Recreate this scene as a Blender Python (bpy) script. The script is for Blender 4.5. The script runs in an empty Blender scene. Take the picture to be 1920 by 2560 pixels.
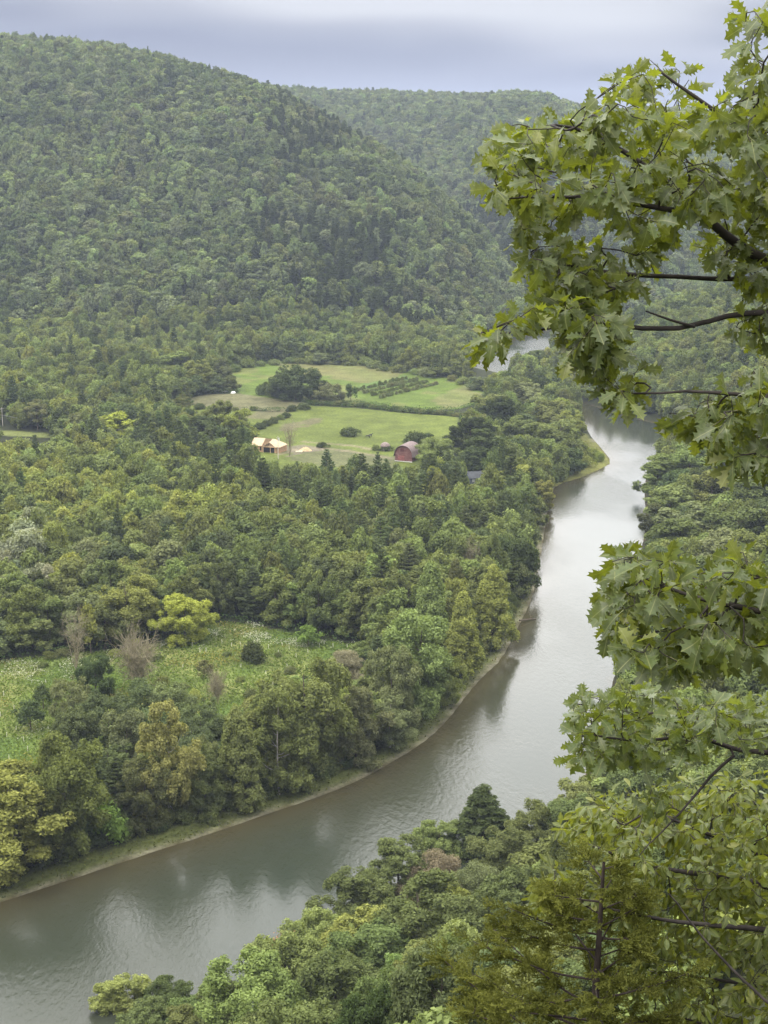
import bpy, math, random
import numpy as np
from mathutils import Vector, Matrix

rng = np.random.default_rng(11)
random.seed(11)
sc = bpy.context.scene
COL = sc.collection

# ------------------------------------------------------------------ camera
F, CX, CY = 3325.0, 829.5, 1106.0          # photo measured on a 1659 x 2212 sheet
PITCH, EYE = math.radians(13.6), 142.0
cam = bpy.data.cameras.new('camera')
cam.sensor_fit = 'VERTICAL'
cam.sensor_height = 36.0
cam.lens = 36.0 * F / 2212.0
cam.clip_start, cam.clip_end = 0.1, 30000.0
camo = bpy.data.objects.new('camera', cam)
camo.location = (0, 0, EYE)
camo.rotation_euler = (math.pi / 2 - PITCH, 0, 0)
COL.objects.link(camo)
sc.camera = camo

# ------------------------------------------------------------------ view, sampling
sc.view_settings.view_transform = 'Standard'
sc.view_settings.look = 'None'
sc.view_settings.exposure = 0.35
sc.view_settings.gamma = 1.0
sc.view_settings.use_curve_mapping = False
cy = sc.cycles
cy.max_bounces = 5
cy.diffuse_bounces = 3
cy.glossy_bounces = 2
cy.transmission_bounces = 3
cy.transparent_max_bounces = 4
cy.volume_bounces = 0
cy.use_denoising = True
cy.denoising_input_passes = 'RGB_ALBEDO_NORMAL'
cy.denoising_prefilter = 'ACCURATE'
cy.use_adaptive_sampling = False
cy.caustics_reflective = False
cy.caustics_refractive = False
cy.sample_clamp_indirect = 6.0

# ------------------------------------------------------------------ sky and sun
SUN_EL, SUN_AZ = math.radians(50), math.radians(-128)     # azimuth from +Y towards +X
world = bpy.data.worlds.new('World')
sc.world = world
world.use_nodes = True
wn, wl = world.node_tree.nodes, world.node_tree.links
wn.clear()


def node(nodes, kind, **kw):
    n = nodes.new(kind)
    for k, v in kw.items():
        setattr(n, k, v)
    return n


def mathn(nodes, links, op, a, b=None, c=None, clamp=False):
    n = nodes.new('ShaderNodeMath')
    n.operation = op
    n.use_clamp = clamp
    for i, v in enumerate((a, b, c)):
        if v is None:
            continue
        if isinstance(v, (int, float)):
            n.inputs[i].default_value = v
        else:
            links.new(v, n.inputs[i])
    return n.outputs[0]


def maprange(nodes, links, v, a, b, c, d, smooth=True):
    n = nodes.new('ShaderNodeMapRange')
    n.interpolation_type = 'SMOOTHSTEP' if smooth else 'LINEAR'
    links.new(v, n.inputs[0])
    for i, x in enumerate((a, b, c, d)):
        n.inputs[i + 1].default_value = x
    return n.outputs[0]


def mixcol(nodes, links, fac, a, b, blend='MIX'):
    n = nodes.new('ShaderNodeMix')
    n.data_type = 'RGBA'
    n.blend_type = blend
    for sock, v in ((n.inputs[0], fac), (n.inputs[6], a), (n.inputs[7], b)):
        if isinstance(v, (int, float)):
            sock.default_value = v
        elif isinstance(v, (tuple, list)):
            sock.default_value = (*v[:3], 1.0)
        else:
            links.new(v, sock)
    return n.outputs[2]


tc = wn.new('ShaderNodeTexCoord')
sep = wn.new('ShaderNodeSeparateXYZ')
wl.new(tc.outputs['Generated'], sep.inputs[0])
mp = wn.new('ShaderNodeMapping')
mp.inputs['Scale'].default_value = (2.0, 2.0, 10.0)
wl.new(tc.outputs['Generated'], mp.inputs[0])
nz = node(wn, 'ShaderNodeTexNoise')
nz.inputs['Scale'].default_value = 1.6
nz.inputs['Detail'].default_value = 2.0
nz.inputs['Roughness'].default_value = 0.5
wl.new(mp.outputs[0], nz.inputs['Vector'])
zz = mathn(wn, wl, 'ADD', sep.outputs[2], mathn(wn, wl, 'MULTIPLY', mathn(wn, wl, 'SUBTRACT', nz.outputs[0], 0.5), 0.16))
zz = mathn(wn, wl, 'ADD', zz, mathn(wn, wl, 'MULTIPLY', sep.outputs[0], 0.03))
base = mixcol(wn, wl, maprange(wn, wl, zz, 0.035, 0.10, 0, 1), (0.208, 0.222, 0.318), (0.54, 0.545, 0.58))
up = maprange(wn, wl, sep.outputs[2], 0.095, 0.30, 0.0, 1.0)
patch = maprange(wn, wl, nz.outputs[0], 0.3, 0.7, 0.92, 1.08)
ahead = maprange(wn, wl, sep.outputs[1], 0.35, 0.9, 0, 1)             # brighter break in the cloud ahead
bright = mixcol(wn, wl, ahead, (1.25, 1.25, 1.26), (4.0, 3.97, 3.9))
hi = mixcol(wn, wl, up, base, bright)
hi = mixcol(wn, wl, maprange(wn, wl, sep.outputs[2], 0.38, 0.72, 0, 1), hi, (3.3, 3.25, 3.15))
sky = node(wn, 'ShaderNodeTexSky', sky_type='NISHITA')
sky.sun_disc = False
sky.sun_elevation = SUN_EL
sky.sun_rotation = SUN_AZ
skys = mixcol(wn, wl, 1.0, sky.outputs[0], (0.08, 0.08, 0.08), 'MULTIPLY')
tot = mixcol(wn, wl, 0.9, skys, hi)
bg = wn.new('ShaderNodeBackground')
wl.new(tot, bg.inputs[0])
wl.new(patch, bg.inputs[1])
wo = wn.new('ShaderNodeOutputWorld')
wl.new(bg.outputs[0], wo.inputs[0])

sun = bpy.data.lights.new('sun', 'SUN')
sun.energy = 1.5
sun.angle = math.radians(12)
sun.color = (1.0, 0.96, 0.88)
suno = bpy.data.objects.new('sun', sun)
sd = Vector((math.sin(SUN_AZ) * math.cos(SUN_EL), math.cos(SUN_AZ) * math.cos(SUN_EL), math.sin(SUN_EL)))
suno.rotation_euler = (-sd).to_track_quat('-Z', 'Y').to_euler()
suno.location = (0, 0, 600)
COL.objects.link(suno)

# ------------------------------------------------------------------ measuring helpers
CP, SP = math.cos(PITCH), math.sin(PITCH)


def ray(x, y):
    dx = (np.asarray(x, float) - CX) / F
    dy = -(np.asarray(y, float) - CY) / F
    return np.stack([dx, CP + dy * SP, -SP + dy * CP], -1)


def gpt(x, y, z=0.0):
    d = ray(x, y)
    t = (z - EYE) / d[..., 2]
    return np.stack([d[..., 0] * t, d[..., 1] * t], -1)


def at(x, y, dist):
    """the point that lies dist metres away in the direction seen at x, y"""
    d = ray(x, y)
    d = d / np.linalg.norm(d, axis=-1, keepdims=True)
    return d * np.asarray(dist)[..., None] + np.array([0, 0, EYE])


def gpoly(pts, z=3.5):
    p = np.array(pts, float)
    return gpt(p[:, 0], p[:, 1], z)


def pip(P, poly):
    x, y = P[..., 0], P[..., 1]
    inside = np.zeros(x.shape, bool)
    n = len(poly)
    for i in range(n):
        x0, y0 = poly[i]
        x1, y1 = poly[(i + 1) % n]
        c = ((y0 > y) != (y1 > y))
        with np.errstate(divide='ignore', invalid='ignore'):
            xi = (x1 - x0) * (y - y0) / (y1 - y0 + 1e-12) + x0
        inside ^= c & (x < xi)
    return inside


def dline(P, line):
    best = np.full(P.shape[:-1], 1e9)
    for i in range(len(line) - 1):
        a, b = line[i], line[i + 1]
        ab = b - a
        t = np.clip(((P - a) @ ab) / (ab @ ab + 1e-9), 0, 1)
        q = a + t[..., None] * ab
        best = np.minimum(best, np.hypot(P[..., 0] - q[..., 0], P[..., 1] - q[..., 1]))
    return best


def sstep(t):
    t = np.clip(t, 0, 1)
    return t * t * (3 - 2 * t)


_perm = np.random.default_rng(3).random((64, 64))


def vnoise(x, y):
    xi, yi = np.floor(x).astype(int), np.floor(y).astype(int)
    fx, fy = x - xi, y - yi
    fx, fy = fx * fx * (3 - 2 * fx), fy * fy * (3 - 2 * fy)
    g = lambda a, b: _perm[a % 64, b % 64]
    return ((g(xi, yi) * (1 - fx) + g(xi + 1, yi) * fx) * (1 - fy)
            + (g(xi, yi + 1) * (1 - fx) + g(xi + 1, yi + 1) * fx) * fy)


def fbm(x, y, o=3):
    s, a, t = 0.0, 1.0, 0.0
    for k in range(o):
        s = s + a * vnoise(x * 2 ** k + 17.3 * k, y * 2 ** k + 5.1 * k)
        t += a
        a *= 0.5
    return s / t


# ------------------------------------------------------------------ the lie of the land
LBs = [(-420, 2120), (-250, 2040), (-100, 1985), (30, 1940), (140, 1905), (250, 1868), (340, 1838), (430, 1810),
       (560, 1765), (640, 1738), (700, 1718), (780, 1685), (850, 1645), (905, 1612), (950, 1575), (985, 1535),
       (1010, 1500), (1045, 1460), (1085, 1425), (1120, 1355), (1148, 1300), (1163, 1240), (1176, 1150), (1188, 1080),
       (1200, 1047), (1258, 1032), (1300, 1012), (1324, 999), (1300, 968), (1270, 935), (1255, 885), (1218, 855),
       (1130, 818), (1050, 802), (1005, 792), (1020, 768), (1080, 742), (1150, 718), (1300, 692), (1600, 670), (2200, 655)]
RBs = [(-420, 2640), (-100, 2500), (200, 2380), (400, 2290), (600, 2190), (800, 2080), (1000, 1960), (1150, 1850),
       (1230, 1750), (1280, 1640), (1320, 1500), (1352, 1350), (1380, 1220), (1398, 1130), (1392, 1060), (1402, 1000),
       (1436, 962), (1475, 945), (1440, 921), (1335, 894), (1240, 863), (1190, 838), (1140, 806), (1115, 788),
       (1122, 770), (1190, 752), (1310, 722), (1600, 696), (2200, 678)]
LB = gpoly(LBs, 0.0)
RB = gpoly(RBs, 0.0)


def smooth_line(p, n=1):
    for _ in range(n):
        q = [p[0]]
        for i in range(len(p) - 1):
            q.append(p[i] * 0.75 + p[i + 1] * 0.25)
            q.append(p[i] * 0.25 + p[i + 1] * 0.75)
        q.append(p[-1])
        p = np.array(q)
    return p


LBc, RBc = smooth_line(LB), smooth_line(RB)
RIVER = np.concatenate([LBc, RBc[::-1]])


def sil(pts):
    p = np.array(pts, float)
    d = ray(p[:, 0], p[:, 1])
    return d[:, 0] / d[:, 1], d[:, 2] / d[:, 1]


A_a, A_e = sil([(-900, 150), (-400, 96), (0, 90), (150, 94), (250, 105), (360, 130), (480, 165), (600, 206), (700, 258),
                (800, 312), (870, 352), (960, 430), (1040, 512), (1100, 590), (1150, 660), (1230, 760)])
A_R = np.array([1750, 1800, 1760, 1740, 1720, 1700, 1660, 1600, 1560, 1500, 1450, 1390, 1330, 1250, 1150, 1060.])
A_B = np.array([1000, 1020, 1040, 1040, 1040, 1030, 1020, 1010, 1010, 1010, 1010, 1010, 1015, 1020, 1030, 1045.])
B_a, B_e = sil([(-900, 330), (300, 215), (600, 200), (800, 207), (1000, 208), (1120, 204), (1180, 208), (1245, 238), (1330, 252),
                (1500, 262), (1659, 250), (2300, 200)])
B_R = np.array([2400, 2400, 2400, 2450, 2450, 2400, 2350, 2300, 2250, 2300, 2300, 2400.])
B_B = np.array([1900, 1800, 1700, 1620, 1500, 1350, 1280, 1220, 1200, 1250, 1300, 1500.])


def hillprof(D, B, R, z, fall):
    t = np.clip((D - B) / (R - B), 0, 1)
    s = np.sin(t ** 1.12 * math.pi / 2)
    back = 1 - sstep((D - R) / fall)
    return z * s * back


def terrain_full(P):
    """height of the ground and distances to the two banks for points (.., 2)"""
    X, Y = P[..., 0], P[..., 1]
    inside = pip(P, RIVER)
    dl, dr = dline(P, LBc), dline(P, RBc)
    dmin = np.minimum(dl, dr)
    n1 = fbm(X / 60 + 9, Y / 60 + 3)
    flat = 3.6 + 1.6 * (n1 - 0.5)
    Ys = np.maximum(Y, 1.0)
    a = np.clip(X / Ys, -3, 3)
    zA = EYE + np.interp(a, A_a, A_e) * np.interp(a, A_a, A_R) - 11
    zB = EYE + np.interp(a, B_a, B_e) * np.interp(a, B_a, B_R) - 11
    keep = sstep((dmin - 6) / 130)
    rough = (fbm(X / 210 + 2, Y / 210 + 4) - 0.5) * 34
    hA = hillprof(Y, np.interp(a, A_a, A_B), np.interp(a, A_a, A_R), np.maximum(zA, 0), 620)
    hB = hillprof(Y, np.interp(a, B_a, B_B), np.interp(a, B_a, B_R), np.maximum(zB, 0), 1500)
    hA = hA + rough * np.clip(hA / 80, 0, 1) * (1 - np.clip((hA - 150) / 60, 0, 1) * 0.6)
    hB = hB + 0.8 * rough * np.clip(hB / 80, 0, 1)
    hills = np.maximum(hA, hB) * keep * (Y > 400)
    right = (dr < dl) & ~inside
    slope = np.interp(Y, [0, 250, 420, 700, 1000], [0.66, 0.66, 0.5, 0.36, 0.30])
    bl = np.clip(dr - np.interp(Y, [200, 420], [16, 26]), 0, None) * slope
    bl = bl * (0.86 + 0.28 * fbm(X / 45, Y / 45)) if True else bl
    cap = 136.2 + 3 * np.clip(X / 200, -1, 1)
    bl = np.where(bl > cap - 20, cap - 20 + 20 * np.tanh((bl - cap + 20) / 20), bl)
    bl = np.where(Y < -20, np.maximum(bl, 110), bl)
    near = np.exp(-((X / 9) ** 2 + ((Y + 2.5) / 5) ** 2))
    bl = bl * (1 - near) + near * (EYE - 1.65 - 3.6)
    z = flat + np.where(right, bl, 0)
    z = np.maximum(z, hills + 3 * (hills > 0.5))
    bank_l = np.where(dl < 7, 0.11 * dl, 0.77 + sstep((dl - 7) / 6) * (z - 0.77))
    bank_r = np.minimum(z, 0.25 * dr)
    z = np.where(~inside & (dl < 13) & (dl <= dr), bank_l, z)
    z = np.where(right & (dr < 16), bank_r, z)
    z = np.where(inside, -np.minimum(2.5, 0.16 * dmin), z)
    return z, dl, dr, inside


def tz(x, y):
    return float(terrain_full(np.array([[x, y]], float))[0][0])


# ------------------------------------------------------------------ mesh and object helpers
def mesh_np(name, V, Fc, mat=None, fattr=None, pcol=None, pattr=None, uv=None, smooth=False, mats=None, mi=None):
    V = np.asarray(V, np.float32)
    Fc = np.asarray(Fc, np.int32)
    me = bpy.data.meshes.new(name)
    k = Fc.shape[1]
    me.vertices.add(len(V))
    me.vertices.foreach_set('co', V.ravel())
    me.loops.add(Fc.size)
    me.loops.foreach_set('vertex_index', Fc.ravel())
    me.polygons.add(len(Fc))
    me.polygons.foreach_set('loop_start', np.arange(0, Fc.size, k, dtype=np.int32))
    if smooth:
        me.polygons.foreach_set('use_smooth', np.ones(len(Fc), bool))
    if mi is not None:
        me.polygons.foreach_set('material_index', np.asarray(mi, np.int32))
    me.update(calc_edges=True)
    for nm, arr in (fattr or {}).items():
        at_ = me.attributes.new(nm, 'FLOAT', 'FACE')
        at_.data.foreach_set('value', np.asarray(arr, np.float32))
    for nm, arr in (pattr or {}).items():
        at_ = me.attributes.new(nm, 'FLOAT', 'POINT')
        at_.data.foreach_set('value', np.asarray(arr, np.float32))
    if pcol is not None:
        at_ = me.attributes.new('col', 'FLOAT_COLOR', 'POINT')
        c = np.ones((len(V), 4), np.float32)
        c[:, :3] = pcol
        at_.data.foreach_set('color', c.ravel())
    if uv is not None:
        u = me.uv_layers.new(name='UVMap')
        u.data.foreach_set('uv', np.asarray(uv, np.float32)[Fc.ravel()].ravel())
    for m in (mats or ([mat] if mat else [])):
        me.materials.append(m)
    return me


def link(name, data, parent=None):
    o = bpy.data.objects.new(name, data)
    COL.objects.link(o)
    if parent is not None:
        o.parent = parent
    return o


def tag(o, label=None, cat=None, group=None, kind=None):
    if label:
        o['label'] = label
    if cat:
        o['category'] = cat
    if group:
        o['group'] = group
    if kind:
        o['kind'] = kind
    return o


def thing(name, loc, label, cat, group=None, rz=0.0):
    o = bpy.data.objects.new(name, None)
    o.empty_display_size = 0.3
    COL.objects.link(o)
    o.location = loc
    o.rotation_euler = (0, 0, rz)
    return tag(o, label, cat, group)


class MB:
    """collects shapes into one mesh of quads and triangles"""
    def __init__(self):
        self.v, self.f = [], []

    def add(self, verts, faces):
        b = len(self.v)
        self.v += [tuple(map(float, p)) for p in verts]
        self.f += [tuple(i + b for i in f) for f in faces]
        return self

    def box(self, c, s, rz=0.0, taper=1.0):
        x, y, z = [k / 2 for k in s]
        P = []
        for dz, k in ((-z, 1.0), (z, taper)):
            for dx, dy in ((-x, -y), (x, -y), (x, y), (-x, y)):
                px, py = dx * k, dy * k
                P.append((c[0] + px * math.cos(rz) - py * math.sin(rz), c[1] + px * math.sin(rz) + py * math.cos(rz), c[2] + dz))
        return self.add(P, [(3, 2, 1, 0), (4, 5, 6, 7), (0, 1, 5, 4), (1, 2, 6, 5), (2, 3, 7, 6), (3, 0, 4, 7)])

    def tube(self, pts, radii, n=6, cap=True):
        V, Fq = tube_np(np.array(pts, float), np.array(radii, float), n)
        self.add(V, [tuple(f) for f in Fq])
        if cap:
            b = len(self.v) - len(V)
            self.f.append(tuple(b + i for i in range(n))[::-1])
            self.f.append(tuple(b + len(V) - n + i for i in range(n)))
        return self

    def obj(self, name, mat, parent=None, smooth=False):
        me = bpy.data.meshes.new(name)
        me.from_pydata(self.v, [], self.f)
        me.update()
        if smooth:
            me.polygons.foreach_set('use_smooth', np.ones(len(me.polygons), bool))
        me.materials.append(mat)
        return link(name, me, parent)


def tube_np(P, R, n=5):
    m = len(P)
    T = np.gradient(P, axis=0)
    T /= np.linalg.norm(T, axis=1, keepdims=True) + 1e-9
    ref = np.array([0.31, 0.17, 0.93]) if abs(T[0, 2]) < 0.9 else np.array([0.93, 0.3, 0.1])
    U = np.cross(T, ref)
    U /= np.linalg.norm(U, axis=1, keepdims=True) + 1e-9
    W = np.cross(T, U)
    an = np.arange(n) * 2 * math.pi / n
    V = P[:, None] + R[:, None, None] * (np.cos(an)[None, :, None] * U[:, None] + np.sin(an)[None, :, None] * W[:, None])
    i = np.arange(m - 1)[:, None] * n
    j = np.arange(n)[None]
    Fq = np.stack([i + j, i + (j + 1) % n, i + n + (j + 1) % n, i + n + j], -1).reshape(-1, 4)
    return V.reshape(-1, 3), Fq


# ------------------------------------------------------------------ materials
def newmat(name):
    m = bpy.data.materials.new(name)
    m.use_nodes = True
    m.node_tree.nodes.clear()
    return m, m.node_tree.nodes, m.node_tree.links


def out(nt, nl, sh):
    o = nt.new('ShaderNodeOutputMaterial')
    nl.new(sh, o.inputs['Surface'])


def princ(nt, nl, col, rough=0.8, spec=0.3, normal=None):
    p = nt.new('ShaderNodeBsdfPrincipled')
    if isinstance(col, (tuple, list)):
        p.inputs['Base Color'].default_value = (*col[:3], 1)
    else:
        nl.new(col, p.inputs['Base Color'])
    p.inputs['Roughness'].default_value = rough
    p.inputs['Specular IOR Level'].default_value = spec
    if normal is not None:
        nl.new(normal, p.inputs['Normal'])
    return p.outputs[0]


def plainmat(name, col, rough=0.8, var=0.25, scale=1.5, spec=0.3):
    m, nt, nl = newmat(name)
    t = nt.new('ShaderNodeTexCoord')
    n = nt.new('ShaderNodeTexNoise')
    n.inputs['Scale'].default_value = scale
    n.inputs['Detail'].default_value = 4
    nl.new(t.outputs['Object'], n.inputs['Vector'])
    f = maprange(nt, nl, n.outputs[0], 0.3, 0.7, 1 - var, 1 + var)
    c = nt.new('ShaderNodeVectorMath')
    c.operation = 'SCALE'
    c.inputs[0].default_value = col
    nl.new(f, c.inputs['Scale'])
    out(nt, nl, princ(nt, nl, c.outputs[0], rough, spec))
    return m


def leafmat(name, source, trans=0.32):
    """foliage: tint comes with the tree, small differences with each leaf clump"""
    m, nt, nl = newmat(name)
    if source == 'instance':
        a = node(nt, 'ShaderNodeAttribute', attribute_type='INSTANCER', attribute_name='tint')
        tint = a.outputs['Color']
    else:
        tint = nt.new('ShaderNodeObjectInfo').outputs['Color']
    v = node(nt, 'ShaderNodeAttribute', attribute_name='var').outputs['Fac']
    k = maprange(nt, nl, v, 0, 1, 0.45, 1.62, False)
    sc_ = nt.new('ShaderNodeVectorMath')
    sc_.operation = 'SCALE'
    nl.new(tint, sc_.inputs[0])
    nl.new(k, sc_.inputs['Scale'])
    h = nt.new('ShaderNodeHueSaturation')
    nl.new(maprange(nt, nl, v, 0, 1, 0.508, 0.494, False), h.inputs['Hue'])
    nl.new(sc_.outputs[0], h.inputs['Color'])
    d = nt.new('ShaderNodeBsdfDiffuse')
    nl.new(h.outputs[0], d.inputs[0])
    t = nt.new('ShaderNodeBsdfTranslucent')
    tcx = mixcol(nt, nl, 1.0, h.outputs[0], (1.25, 1.25, 0.55), 'MULTIPLY')
    nl.new(tcx, t.inputs[0])
    mx = nt.new('ShaderNodeMixShader')
    mx.inputs[0].default_value = trans
    nl.new(d.outputs[0], mx.inputs[1])
    nl.new(t.outputs[0], mx.inputs[2])
    out(nt, nl, mx.outputs[0])
    return m


LEAF = leafmat('tree_foliage', 'object')
LEAF_I = leafmat('forest_foliage', 'instance')
BARK = plainmat('bark', (0.10, 0.08, 0.06), 0.9, 0.35, 3)
PALEBARK = plainmat('pale_bark', (0.34, 0.31, 0.26), 0.9, 0.35, 1.2)
DEADWOOD = plainmat('dead_twigs', (0.24, 0.21, 0.13), 0.9, 0.3, 2)

# ------------------------------------------------------------------ field outlines (photo sheet -> ground)
MEADOW = gpoly([(-300, 1520), (-120, 1455), (0, 1428), (150, 1412), (260, 1402), (350, 1384), (440, 1345), (520, 1345), (600, 1362),
                (700, 1385), (790, 1392), (790, 1420), (720, 1440), (640, 1490), (560, 1530), (480, 1560), (330, 1600),
                (200, 1650), (80, 1700), (-120, 1800), (-300, 1840)])
UPFIELD = gpoly([(478, 806), (540, 789), (610, 783), (700, 781), (800, 790), (900, 806), (990, 820), (1045, 848), (1040, 868),
                 (990, 884), (900, 884), (800, 872), (700, 868), (590, 868), (520, 852), (500, 834)])
MIDSTRIP = gpoly([(405, 862), (440, 853), (520, 851), (590, 862), (668, 872), (655, 884), (600, 887), (500, 884), (420, 876)])
LOWFIELD = gpoly([(330, 885), (400, 874), (500, 884), (600, 890), (665, 876), (760, 880), (900, 893), (992, 899), (990, 935),
                  (960, 985), (925, 1030), (860, 1060), (740, 1065), (640, 1055), (560, 1030), (535, 980), (552, 925), (520, 905), (430, 905), (350, 905)])
LANE = gpoly([(-60, 928), (0, 928), (60, 932), (110, 936), (110, 944), (50, 942), (-60, 940)])
SPIT = gpoly([(1190, 1052), (1258, 1034), (1326, 1000), (1290, 958), (1255, 930), (1230, 1000)], 0.6)
BROWN1 = gpoly([(620, 920), (655, 903), (705, 898), (690, 910), (650, 930), (620, 932)])
BROWN2 = gpoly([(540, 888), (600, 886), (625, 892), (590, 905), (555, 905), (530, 897)])
TAN1 = gpoly([(600, 786), (700, 782), (800, 791), (880, 806), (850, 818), (780, 826), (700, 812), (620, 800)])
TAN2 = gpoly([(935, 868), (960, 846), (1000, 835), (1042, 850), (1035, 866), (990, 882), (950, 884)])
GREEN1 = gpoly([(770, 838), (800, 826), (880, 812), (900, 818), (850, 832), (790, 848)])
DIRT = gpoly([(600, 978), (620, 960), (665, 958), (705, 964), (700, 978), (640, 986), (620, 996)])
YARD = gpoly([(640, 975), (760, 968), (860, 985), (850, 1012), (740, 1014), (650, 1000)])

# ------------------------------------------------------------------ ground
def steps(*segs):
    r = [segs[0][0]]
    for a, b, s in segs:
        n = max(1, int(round((b - a) / s)))
        r += list(np.linspace(a, b, n + 1)[1:])
    return np.array(r)


gx = steps((-12000, -4000, 1000), (-4000, -1200, 140), (-1200, -420, 26), (-420, -300, 6), (-300, 140, 2.4), (140, 300, 5),
           (300, 1200, 30), (1200, 4000, 140), (4000, 12000, 1000))
gy = steps((-6000, -400, 700), (-400, -20, 20), (-20, 30, 2.5), (30, 200, 5), (200, 600, 2.6), (600, 985, 2.0), (985, 1150, 6),
           (1150, 2600, 18), (2600, 5000, 120), (5000, 20000, 1500))
GX, GY = np.meshgrid(gx, gy)
GP = np.stack([GX, GY], -1)
GZ, GDL, GDR, GIN = terrain_full(GP)


def paint(C, mask, col, k=1.0):
    C[mask] = C[mask] * (1 - k) + np.array(col) * k


C = np.zeros(GP.shape[:2] + (3,))
C[:] = (0.030, 0.034, 0.015)                                   # leaf litter and undergrowth below the trees
nA, nB = fbm(GX / 14, GY / 14), fbm(GX / 5 + 40, GY / 5)
near_meadow = pip(GP, MEADOW)
g = np.clip((nA - 0.35) / 0.3, 0, 1)[..., None]
mead = np.array((0.085, 0.130, 0.030)) * (1 - g) + np.array((0.165, 0.175, 0.055)) * g
C[near_meadow] = mead[near_meadow]
jP = GP + np.stack([(fbm(GX / 11, GY / 11 + 8) - 0.5) * 14, (fbm(GX / 11 + 31, GY / 11) - 0.5) * 22], -1)
uf = pip(GP, UPFIELD)
C[uf] = (np.array((0.084, 0.120, 0.020))[None] * (0.85 + 0.3 * nA[uf])[:, None])
stripe = 0.5 + 0.5 * np.sin((GX * 0.86 + GY * 0.5) / 5.2 + 3 * fbm(GX / 60, GY / 60))
for pl, cc, st in ((TAN1, (0.14, 0.128, 0.055), 0.5), (TAN2, (0.14, 0.135, 0.055), 0.7), (GREEN1, (0.075, 0.128, 0.034), 0)):
    mk = pip(jP, pl) & uf
    kk = (0.75 - st * 0.45 * stripe[mk])[:, None]
    C[mk] = C[mk] * (1 - kk) + np.array(cc) * kk
ms = pip(GP, MIDSTRIP)
C[ms] = np.array((0.11, 0.107, 0.052)) * (0.8 + 0.4 * nB[ms])[:, None]
lf = pip(GP, LOWFIELD)
mow = 0.5 + 0.5 * np.sin((GX + 0.12 * GY) / 1.15 + 2 * fbm(GX / 80, GY / 80))
mow = mow * np.clip((GX - 0) / 40, 0, 1)
C[lf] = np.array((0.096, 0.119, 0.024)) * (0.86 + 0.22 * nA[lf] + 0.2 * mow[lf])[:, None]
for pl, cc in ((BROWN1, (0.11, 0.097, 0.055)), (BROWN2, (0.11, 0.10, 0.055)), (YARD, (0.10, 0.102, 0.05)), (DIRT, (0.14, 0.118, 0.088))):
    mk = pip(jP, pl)
    paint(C, mk, cc, 0.8)
TRACK = [np.array(gpoly([(605, 984), (650, 968), (700, 968), (760, 976), (850, 990)], 3.5)), np.array(gpoly([(655, 953), (700, 957), (760, 962), (800, 970)], 3.5))]
for tr_ in TRACK:
    paint(C, (dline(GP, tr_) < 1.3 + 0.8 * nB), (0.17, 0.145, 0.095), 0.75)
worn = uf & (fbm(GX / 22 + 60, GY / 22) > 0.62)
paint(C, worn, (0.13, 0.125, 0.045), 0.5)
C[pip(GP, LANE)] = (0.13, 0.148, 0.045)
strip = (GDL < np.interp(GY, [330, 420], [6.5, 3.0])) & (GDL <= GDR) & ~GIN & (GY < 740)          # grassy bar along the water
w = np.clip((GDL[strip] - 0.5 - 2.2 * np.clip(nB[strip] - 0.35, 0, 1)) / 1.5, 0, 1)[:, None]
C[strip] = np.array((0.16, 0.15, 0.10)) * (1 - w) + w * (np.array((0.085, 0.097, 0.030)) * (0.75 + 0.6 * nB[strip])[:, None])
C[pip(GP, SPIT) & ~GIN] = (0.13, 0.135, 0.036)
C[GIN] = (0.06, 0.045, 0.025)


def gridfaces(ny, nx):
    i = (np.arange(ny - 1)[:, None] * nx + np.arange(nx - 1)[None]).ravel()
    return np.stack([i, i + 1, i + nx + 1, i + nx], -1)


m, nt, nl = newmat('ground')
cattr = node(nt, 'ShaderNodeAttribute', attribute_name='col').outputs['Color']
geo = nt.new('ShaderNodeNewGeometry')
n1 = nt.new('ShaderNodeTexNoise')
n1.inputs['Scale'].default_value = 0.9
n1.inputs['Detail'].default_value = 6
n1.inputs['Roughness'].default_value = 0.7
nl.new(geo.outputs['Position'], n1.inputs['Vector'])
n2 = nt.new('ShaderNodeTexNoise')
n2.inputs['Scale'].default_value = 0.12
n2.inputs['Detail'].default_value = 5
nl.new(geo.outputs['Position'], n2.inputs['Vector'])
k1 = maprange(nt, nl, n1.outputs[0], 0.3, 0.7, 0.68, 1.3)
k2 = maprange(nt, nl, n2.outputs[0], 0.3, 0.7, 0.82, 1.18)
kk = mathn(nt, nl, 'MULTIPLY', k1, k2)
vm = nt.new('ShaderNodeVectorMath')
vm.operation = 'SCALE'
nl.new(cattr, vm.inputs[0])
nl.new(kk, vm.inputs['Scale'])
bp = nt.new('ShaderNodeBump')
bp.inputs['Strength'].default_value = 0.7
bp.inputs['Distance'].default_value = 0.35
nl.new(n1.outputs[0], bp.inputs['Height'])
out(nt, nl, princ(nt, nl, vm.outputs[0], 0.95, 0.1, bp.outputs[0]))
GROUND = m
gm = mesh_np('ground', np.stack([GX, GY, GZ], -1).reshape(-1, 3), gridfaces(*GX.shape), GROUND, pcol=C.reshape(-1, 3), smooth=True)
tag(link('ground', gm), kind='structure')

# ------------------------------------------------------------------ river
def resample(p, n):
    d = np.r_[0, np.cumsum(np.hypot(*np.diff(p, axis=0).T))]
    t = np.linspace(0, d[-1], n)
    return np.stack([np.interp(t, d, p[:, 0]), np.interp(t, d, p[:, 1])], -1)


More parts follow.
